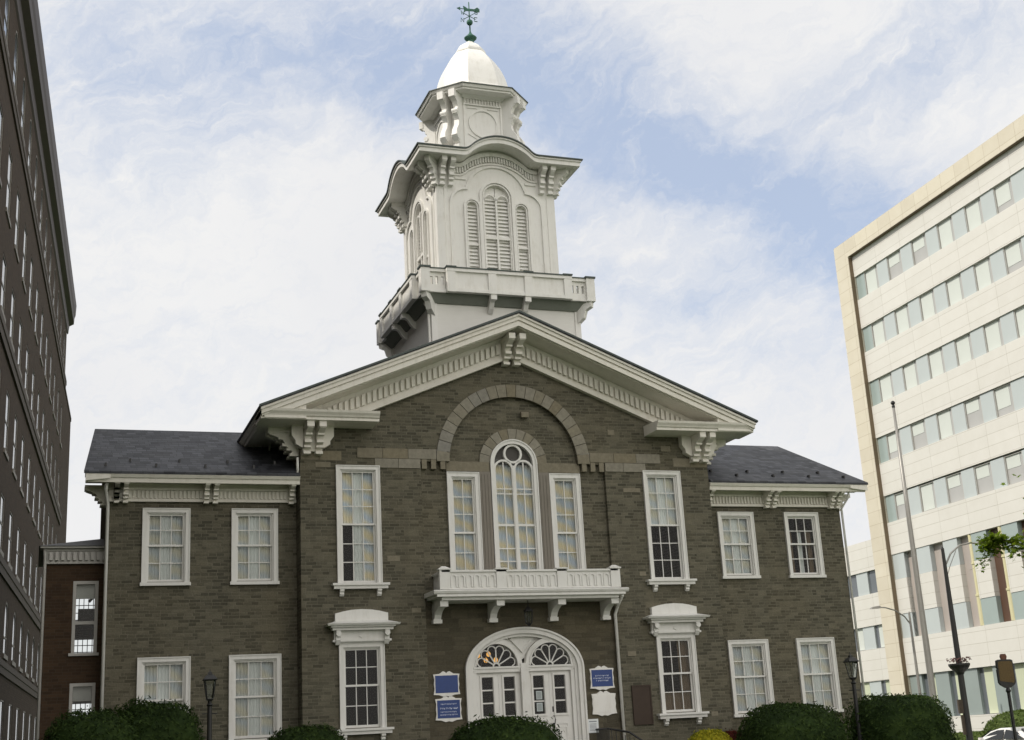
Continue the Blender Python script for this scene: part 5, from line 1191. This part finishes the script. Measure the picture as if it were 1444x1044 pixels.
b = MB(); b.solid([(-1.7, -0.12, 7.45), (-2.3, -0.1, 7.42), (-2.3, 0.1, 7.42), (-1.7, 0.12, 7.45)], [(-1.75, -0.08, 7.58), (-2.2, -0.06, 7.52), (-2.2, 0.06, 7.52), (-1.75, 0.08, 7.58)]); build(b, 'lamp_head', 'steel', t, (0, 0, 0))
t = thing('flagpole', 'bare grey flagpole topped by a ball in front of the office block', 'flagpole', (18.0, 7.0, ZG))
zt = 11.78 - ZG
b = MB(); b.lathe([(0.25, 0), (0.25, 0.1), (0.15, 0.16), (0.125, 0.3), (0.115, 4), (0.085, 9), (0.05, zt - 0.2)], 0, 0, 14); build(b, 'pole', 'steel', t, (0, 0, 0), smooth=True)
b = MB(); b.lathe([(0.04, zt - 0.22), (0.06, zt - 0.2), (0.06, zt - 0.12), (0.03, zt - 0.10)] + [(0.085 * math.sin(q * PI / 8), zt - 0.02 - 0.085 * math.cos(q * PI / 8)) for q in range(1, 8)], 0, 0, 12); build(b, 'ball', 'black', t, (0, 0, 0), smooth=True)
t = thing('historical_marker', 'cast historical marker with gold lettering on a black post', 'marker', (18.0, 3.0, ZG), rz=math.radians(4))
b = MB(); b.lathe([(0.06, 0), (0.055, 2.5), (0.09, 2.56), (0.06, 2.64), (0.05, 2.70)], 0, 0, 10); build(b, 'post', 'black', t, (0, 0, 0))
b = MB(); P = [(-0.10, 2.66), (0.10, 2.66), (0.30, 2.76), (0.36, 2.84), (0.36, 3.25), (0.33, 3.28), (0.36, 3.32), (0.34, 3.55), (0.24, 3.58), (-0.24, 3.58), (-0.34, 3.55), (-0.36, 3.32), (-0.33, 3.28), (-0.36, 3.25), (-0.36, 2.84), (-0.30, 2.76)]
b.xz(P, -0.035, 0.035); pl_ = build(b, 'plate', 'black', t, (0, 0, 0))
b = MB(); b.xz([(x * 0.86, 3.16 + (z - 3.16) * 0.86) for x, z in P[2:15]], -0.042, 0.042); build(b, 'lettering', 'gold', pl_, (0, 0, 0))
b = MB(); b.xz([(-0.10, 3.581), (0.10, 3.581), (0.13, 3.68), (0.09, 3.76), (-0.09, 3.76), (-0.13, 3.68)], -0.03, 0.03); build(b, 'emblem', 'keystone', t, (0, 0, 0))

# car -------------------------------------------------------------------
CAR = thing('parked_car', 'white car at the kerb whose roof shows in the bottom right corner', 'car', (22.7, 8.7, ZG + 0.01), rz=math.radians(2))
# local: +y is the front
S = [(-2.15, 0.30), (-2.22, 0.55), (-2.15, 0.82), (-1.65, 0.90), (-1.0, 1.26), (-0.55, 1.345), (0.1, 1.34), (0.55, 1.24), (1.15, 0.90), (1.95, 0.76), (2.2, 0.58), (2.2, 0.32), (1.75, 0.22), (-1.75, 0.22)]
def cw(z): return 0.86 if z < 0.9 else 0.86 - (z - 0.9) * 0.52
b = MB(); n = len(S); b.add([(-cw(z), y, z) for y, z in S] + [(cw(z), y, z) for y, z in S], [tuple(range(n)), tuple(range(n, 2 * n))[::-1]] + [(i, (i + 1) % n, n + (i + 1) % n, n + i) for i in range(n)])
body = build(b, 'body', 'carpaint', CAR, (0, 0, 0))
bmod = body.modifiers.new('bevel', 'BEVEL'); bmod.width = 0.07; bmod.segments = 3; bmod.limit_method = 'ANGLE'; bmod.angle_limit = math.radians(20)
for s in (-1, 1):
    b = MB()
    for Q in ([(-1.35, 0.94), (-0.95, 1.19), (-0.30, 1.28), (-0.30, 0.94)], [(-0.22, 0.94), (-0.22, 1.28), (0.15, 1.27), (0.5, 1.18), (0.98, 0.94)]):
        b.solid([(s * (cw(z) - 0.01), y, z) for y, z in Q], [(s * (cw(z) + 0.006), y, z) for y, z in Q])
    build(b, 'side_window', 'carglass', CAR, (0, 0, 0))
for nm, (y0, z0, y1, z1) in (('windscreen', (1.10, 0.95, 0.60, 1.23)), ('rear_window', (-1.58, 0.945, -1.04, 1.245))):
    b = MB(); dy_, dz_ = (0.03, 0.05) if nm == 'windscreen' else (-0.03, 0.05)
    b.solid([(-0.70, y0, z0), (0.70, y0, z0), (0.60, y1, z1), (-0.60, y1, z1)], [(-0.70, y0 + dy_, z0 + dz_), (0.70, y0 + dy_, z0 + dz_), (0.60, y1 + dy_, z1 + dz_), (-0.60, y1 + dy_, z1 + dz_)]); build(b, nm, 'carglass', CAR, (0, 0, 0))
for s in (-1, 1):
    for y in (-1.38, 1.38):
        b = MB(); b.T = Matrix.Translation((s * 0.80, y, 0.32)) @ Matrix.Rotation(PI / 2, 4, 'Y'); b.lathe([(0.20, -0.10), (0.30, -0.10), (0.32, -0.06), (0.32, 0.06), (0.30, 0.10), (0.20, 0.10)], 0, 0, 20); b.T = Matrix.Identity(4)
        wh = build(b, 'wheel', 'rubber', CAR, (0, 0, 0)); b = MB(); b.T = Matrix.Translation((s * 0.80, y, 0.32)) @ Matrix.Rotation(PI / 2, 4, 'Y'); b.lathe([(0.02, -0.105), (0.19, -0.105), (0.19, 0.105), (0.02, 0.105)], 0, 0, 14); b.T = Matrix.Identity(4); build(b, 'rim', 'steel', wh, (0, 0, 0))
    b = MB(); b.box(s * 0.50, s * 0.78, 2.10, 2.225, 0.56, 0.68); build(b, 'headlight', 'paper', CAR, (0, 0, 0))
    b = MB(); b.box(s * 0.52, s * 0.80, -2.235, -2.10, 0.62, 0.76); build(b, 'tail_light', 'redflower', CAR, (0, 0, 0))
    b = MB(); b.box(s * 0.86, s * 1.0, 0.78, 0.90, 0.92, 1.03); build(b, 'mirror', 'carpaint', CAR, (0, 0, 0))

# ================================================================== planting
def leaves(mb, pts, size, rnd, elong=1.5):
    for p, nrm in pts:
        n = Vector(nrm) + Vector((rnd.gauss(0, 0.55), rnd.gauss(0, 0.55), rnd.gauss(0, 0.55))); n = n.normalized() if n.length > 0.01 else Vector((0, 0, 1))
        a = n.cross(Vector((rnd.gauss(0, 1), rnd.gauss(0, 1), rnd.gauss(0, 1)))); a = a.normalized() if a.length > 0.01 else Vector((1, 0, 0)); c = n.cross(a)
        s_ = size * rnd.uniform(0.6, 1.3); P = Vector(p)
        mb.v += [tuple(P - a * s_ * elong), tuple(P + c * s_ * 0.5 + n * s_ * 0.2), tuple(P + a * s_ * elong), tuple(P - c * s_ * 0.5 + n * s_ * 0.2)]
        k = len(mb.v) - 4; mb.f.append((k, k + 1, k + 2, k + 3)); mb.mi.append(0)
def hedge(name, label, cat, x, y, rx, ry, zt, n, size, mt, group=None, pw=2.6, seed=1):
    h = zt - ZG; t = thing(name, label, cat, (x, y, ZG), group); rnd = random.Random(seed)
    lob = [(rnd.uniform(0, 2 * PI), rnd.uniform(-1, 1), rnd.uniform(0.0, 0.085)) for _ in range(22)]
    def rad(d):
        s_ = 1.0
        for a, e, k in lob:
            v = Vector((math.cos(a) * math.cos(e), math.sin(a) * math.cos(e), math.sin(e))); s_ += k * max(0, v.dot(d)) ** 10 * 1.2 - k * 0.10
        return s_
    def surf(d, sc_):
        q = (abs(d.x) ** pw + abs(d.y) ** pw + abs(d.z) ** pw) ** (-1 / pw) * rad(d) * sc_
        return Vector((d.x * q * rx, d.y * q * ry, h * 0.5 + d.z * q * h * 0.5))
    pts = []
    for _ in range(n):
        d = Vector((rnd.gauss(0, 1), rnd.gauss(0, 1), rnd.gauss(0, 1) + 0.25)).normalized()
        if d.z < -0.75: continue
        sc_ = 1.0 - abs(rnd.gauss(0, 0.035)) + (rnd.uniform(0, 0.05) if rnd.random() < 0.16 else 0) + (rnd.uniform(0.03, 0.09) if rnd.random() < 0.03 else 0)
        pts.append((surf(d, sc_), Vector((d.x / rx, d.y / ry, d.z / h * 2)).normalized()))
    b = MB(); leaves(b, pts, size, rnd); build_leaves(b, 'foliage', mt, t)
    c = MB(); m_, l_ = 14, 24; vs = []
    for i in range(m_ + 1):
        th = PI * i / m_
        for k in range(l_): ph = 2 * PI * k / l_; d = Vector((math.sin(th) * math.cos(ph), math.sin(th) * math.sin(ph), math.cos(th))); vs.append(tuple(surf(d, 0.93)))
    c.add(vs, [(i * l_ + k, i * l_ + (k + 1) % l_, (i + 1) * l_ + (k + 1) % l_, (i + 1) * l_ + k) for i in range(m_) for k in range(l_)]); build(c, 'branches', mt, t, (0, 0, 0), smooth=True)
    return t
def build_leaves(mb, name, mt, parent, loc=(0, 0, 0)):
    me = bpy.data.meshes.new(name); me.from_pydata(mb.v, [], mb.f); me.materials.append(M[mt]); o = bpy.data.objects.new(name, me); COL.objects.link(o); o.parent = parent; o.location = loc; return o
GH = 'clipped evergreen hedges before the courthouse'
hedge('hedge_bush', 'large dark clipped bush in front of the brick passage at far left', 'bush', -11.15, -4.0, 1.12, 1.05, 1.24, 7000, 0.034, 'yew', GH, seed=1)
hedge('hedge_bush', 'large dark clipped bush below the leftmost lower wing window', 'bush', -9.88, -3.4, 1.02, 1.0, 1.40, 7000, 0.034, 'yew', GH, seed=2)
hedge('hedge_bush', 'low dark clipped bush left of the left hooded window', 'bush', -6.75, -4.0, 0.95, 0.9, 0.74, 6000, 0.034, 'yew', GH, seed=3)
hedge('hedge_bush', 'round dark green bush hiding the foot of the entrance doors', 'bush', -2.22, -4.0, 1.40, 1.3, 0.75, 8000, 0.036, 'yew', GH, 2.3, seed=4)
hedge('hedge_bush', 'round dark green bush below the right wing windows', 'bush', 5.42, -4.0, 1.42, 1.3, 0.72, 8000, 0.036, 'yew', GH, 2.4, seed=5)
hedge('hedge_bush', 'large flat topped dark hedge right of the right lantern post', 'bush', 8.70, -4.0, 1.32, 1.25, 0.83, 8500, 0.036, 'yew', GH, 3.4, seed=6)
hedge('shrub', 'yellow green shrub under the right hooded window', 'shrub', 3.70, -3.0, 0.72, 0.6, 0.20, 4200, 0.032, 'euon', seed=7)
hedge('shrub', 'dark red shrub between the yellow shrub and a round green bush', 'shrub', 4.55, -2.6, 0.42, 0.4, 0.14, 2500, 0.03, 'barb', seed=8)
hedge('shrub', 'loose light green shrub against the office block behind the car', 'shrub', 32.6, 19.6, 1.9, 2.8, 0.42, 6000, 0.06, 'shrub', pw=2.0, seed=9)
hedge('shrub', 'low strip of green shrubs at the foot of the office block', 'shrub', 33.2, 24.4, 0.8, 3.4, -0.55, 4500, 0.06, 'shrub', pw=3.0, seed=10)

# maple whose branch reaches in from the right
TR = thing('maple_tree', 'leafy maple whose branch reaches into the picture at the right edge', 'tree', (16.7, -4.2, ZG)); rnd = random.Random(21)
b = MB(); b.tube([(0, 0, 0), (0.05, 0.02, 1.2), (-0.02, 0.08, 2.6), (0.1, 0.1, 4.2), (0.2, 0.0, 6.0)], 0.22, 10, 0.10); build(b, 'trunk', 'bark', TR, (0, 0, 0), smooth=True)
tip = Vector((14.35, -1.1, 5.2)) - Vector((16.7, -4.2, ZG))
limbs = [[Vector((0, 0, 3.6)), Vector((-0.5, 0.8, 5.2)), Vector((-1.25, 1.8, 6.4)), Vector((-1.75, 2.45, 6.8)), tip]]
for k in range(9):
    a = rnd.uniform(-2.6, 1.6); r = rnd.uniform(1.4, 2.2); z = rnd.uniform(5.5, 8.8); limbs.append([Vector((0.1, 0.05, 3.0 + 0.3 * k)), Vector((0.45 * r * math.cos(a), 0.45 * r * math.sin(a), z * 0.8)), Vector((r * math.cos(a), r * math.sin(a), z))])
b = MB()
for i, Lm in enumerate(limbs): b.tube(Lm, 0.075 if i else 0.06, 7, 0.012)
sub = []
L0 = limbs[0]
for k in range(16):
    i = rnd.choice((2, 3, 3, 3)); q = rnd.random(); s0 = L0[i].lerp(L0[min(i + 1, 4)], q); e = s0 + Vector((rnd.uniform(-0.35, 0.3), rnd.uniform(-0.5, 0.5), rnd.uniform(-0.75, 0.25))); sub.append((s0, e)); b.tube([s0, (s0 + e) / 2 + Vector((0, 0, 0.06)), e], 0.012, 5, 0.004)
build(b, 'limbs', 'bark', TR, (0, 0, 0), smooth=True)
def mleaf(mb, P, s_, n, a):
    c = n.cross(a); sh = [(-1, 0), (-0.35, 0.35), (-0.15, 0.95), (0.25, 0.45), (0.95, 0.55), (0.62, 0.12), (1.15, 0), (0.62, -0.12), (0.95, -0.55), (0.25, -0.45), (-0.15, -0.95), (-0.35, -0.35)]
    k = len(mb.v); mb.v += [tuple(P + a * u * s_ + c * v * s_ + n * (abs(v) * -0.18 * s_)) for u, v in sh]; mb.f.append(tuple(range(k, k + 12))); mb.mi.append(0)
b = MB()
def put(p, s_):
    n = Vector((rnd.gauss(0, 0.5), rnd.gauss(0, 0.5), 0.9)).normalized(); a = n.cross(Vector((rnd.gauss(0, 1), rnd.gauss(0, 1), rnd.gauss(0, 0.6)))).normalized(); mleaf(b, p, s_, n, a)
for s0, e in sub:
    for _ in range(34): q = rnd.uniform(0.1, 1.08); put(s0.lerp(e, q) + Vector((rnd.gauss(0, 0.10), rnd.gauss(0, 0.10), rnd.gauss(0, 0.07))), rnd.uniform(0.055, 0.095))
for _ in range(260): q = rnd.uniform(0, 1.6); put((L0[3].lerp(tip, q) if q < 1 else L0[2].lerp(L0[3], q - 0.6)) + Vector((0, 0, rnd.uniform(-0.25, 0.1))) + Vector((rnd.gauss(0, 0.1), rnd.gauss(0, 0.1), rnd.gauss(0, 0.08))), rnd.uniform(0.055, 0.09))
for Lm in limbs[1:]:
    for _ in range(420):
        q = rnd.uniform(0.25, 1.05); p = Lm[1].lerp(Lm[2], q); put(p + Vector((rnd.gauss(0, 0.5), rnd.gauss(0, 0.5), rnd.gauss(0, 0.38))), rnd.uniform(0.06, 0.10))
build_leaves(b, 'foliage', 'maple', TR)
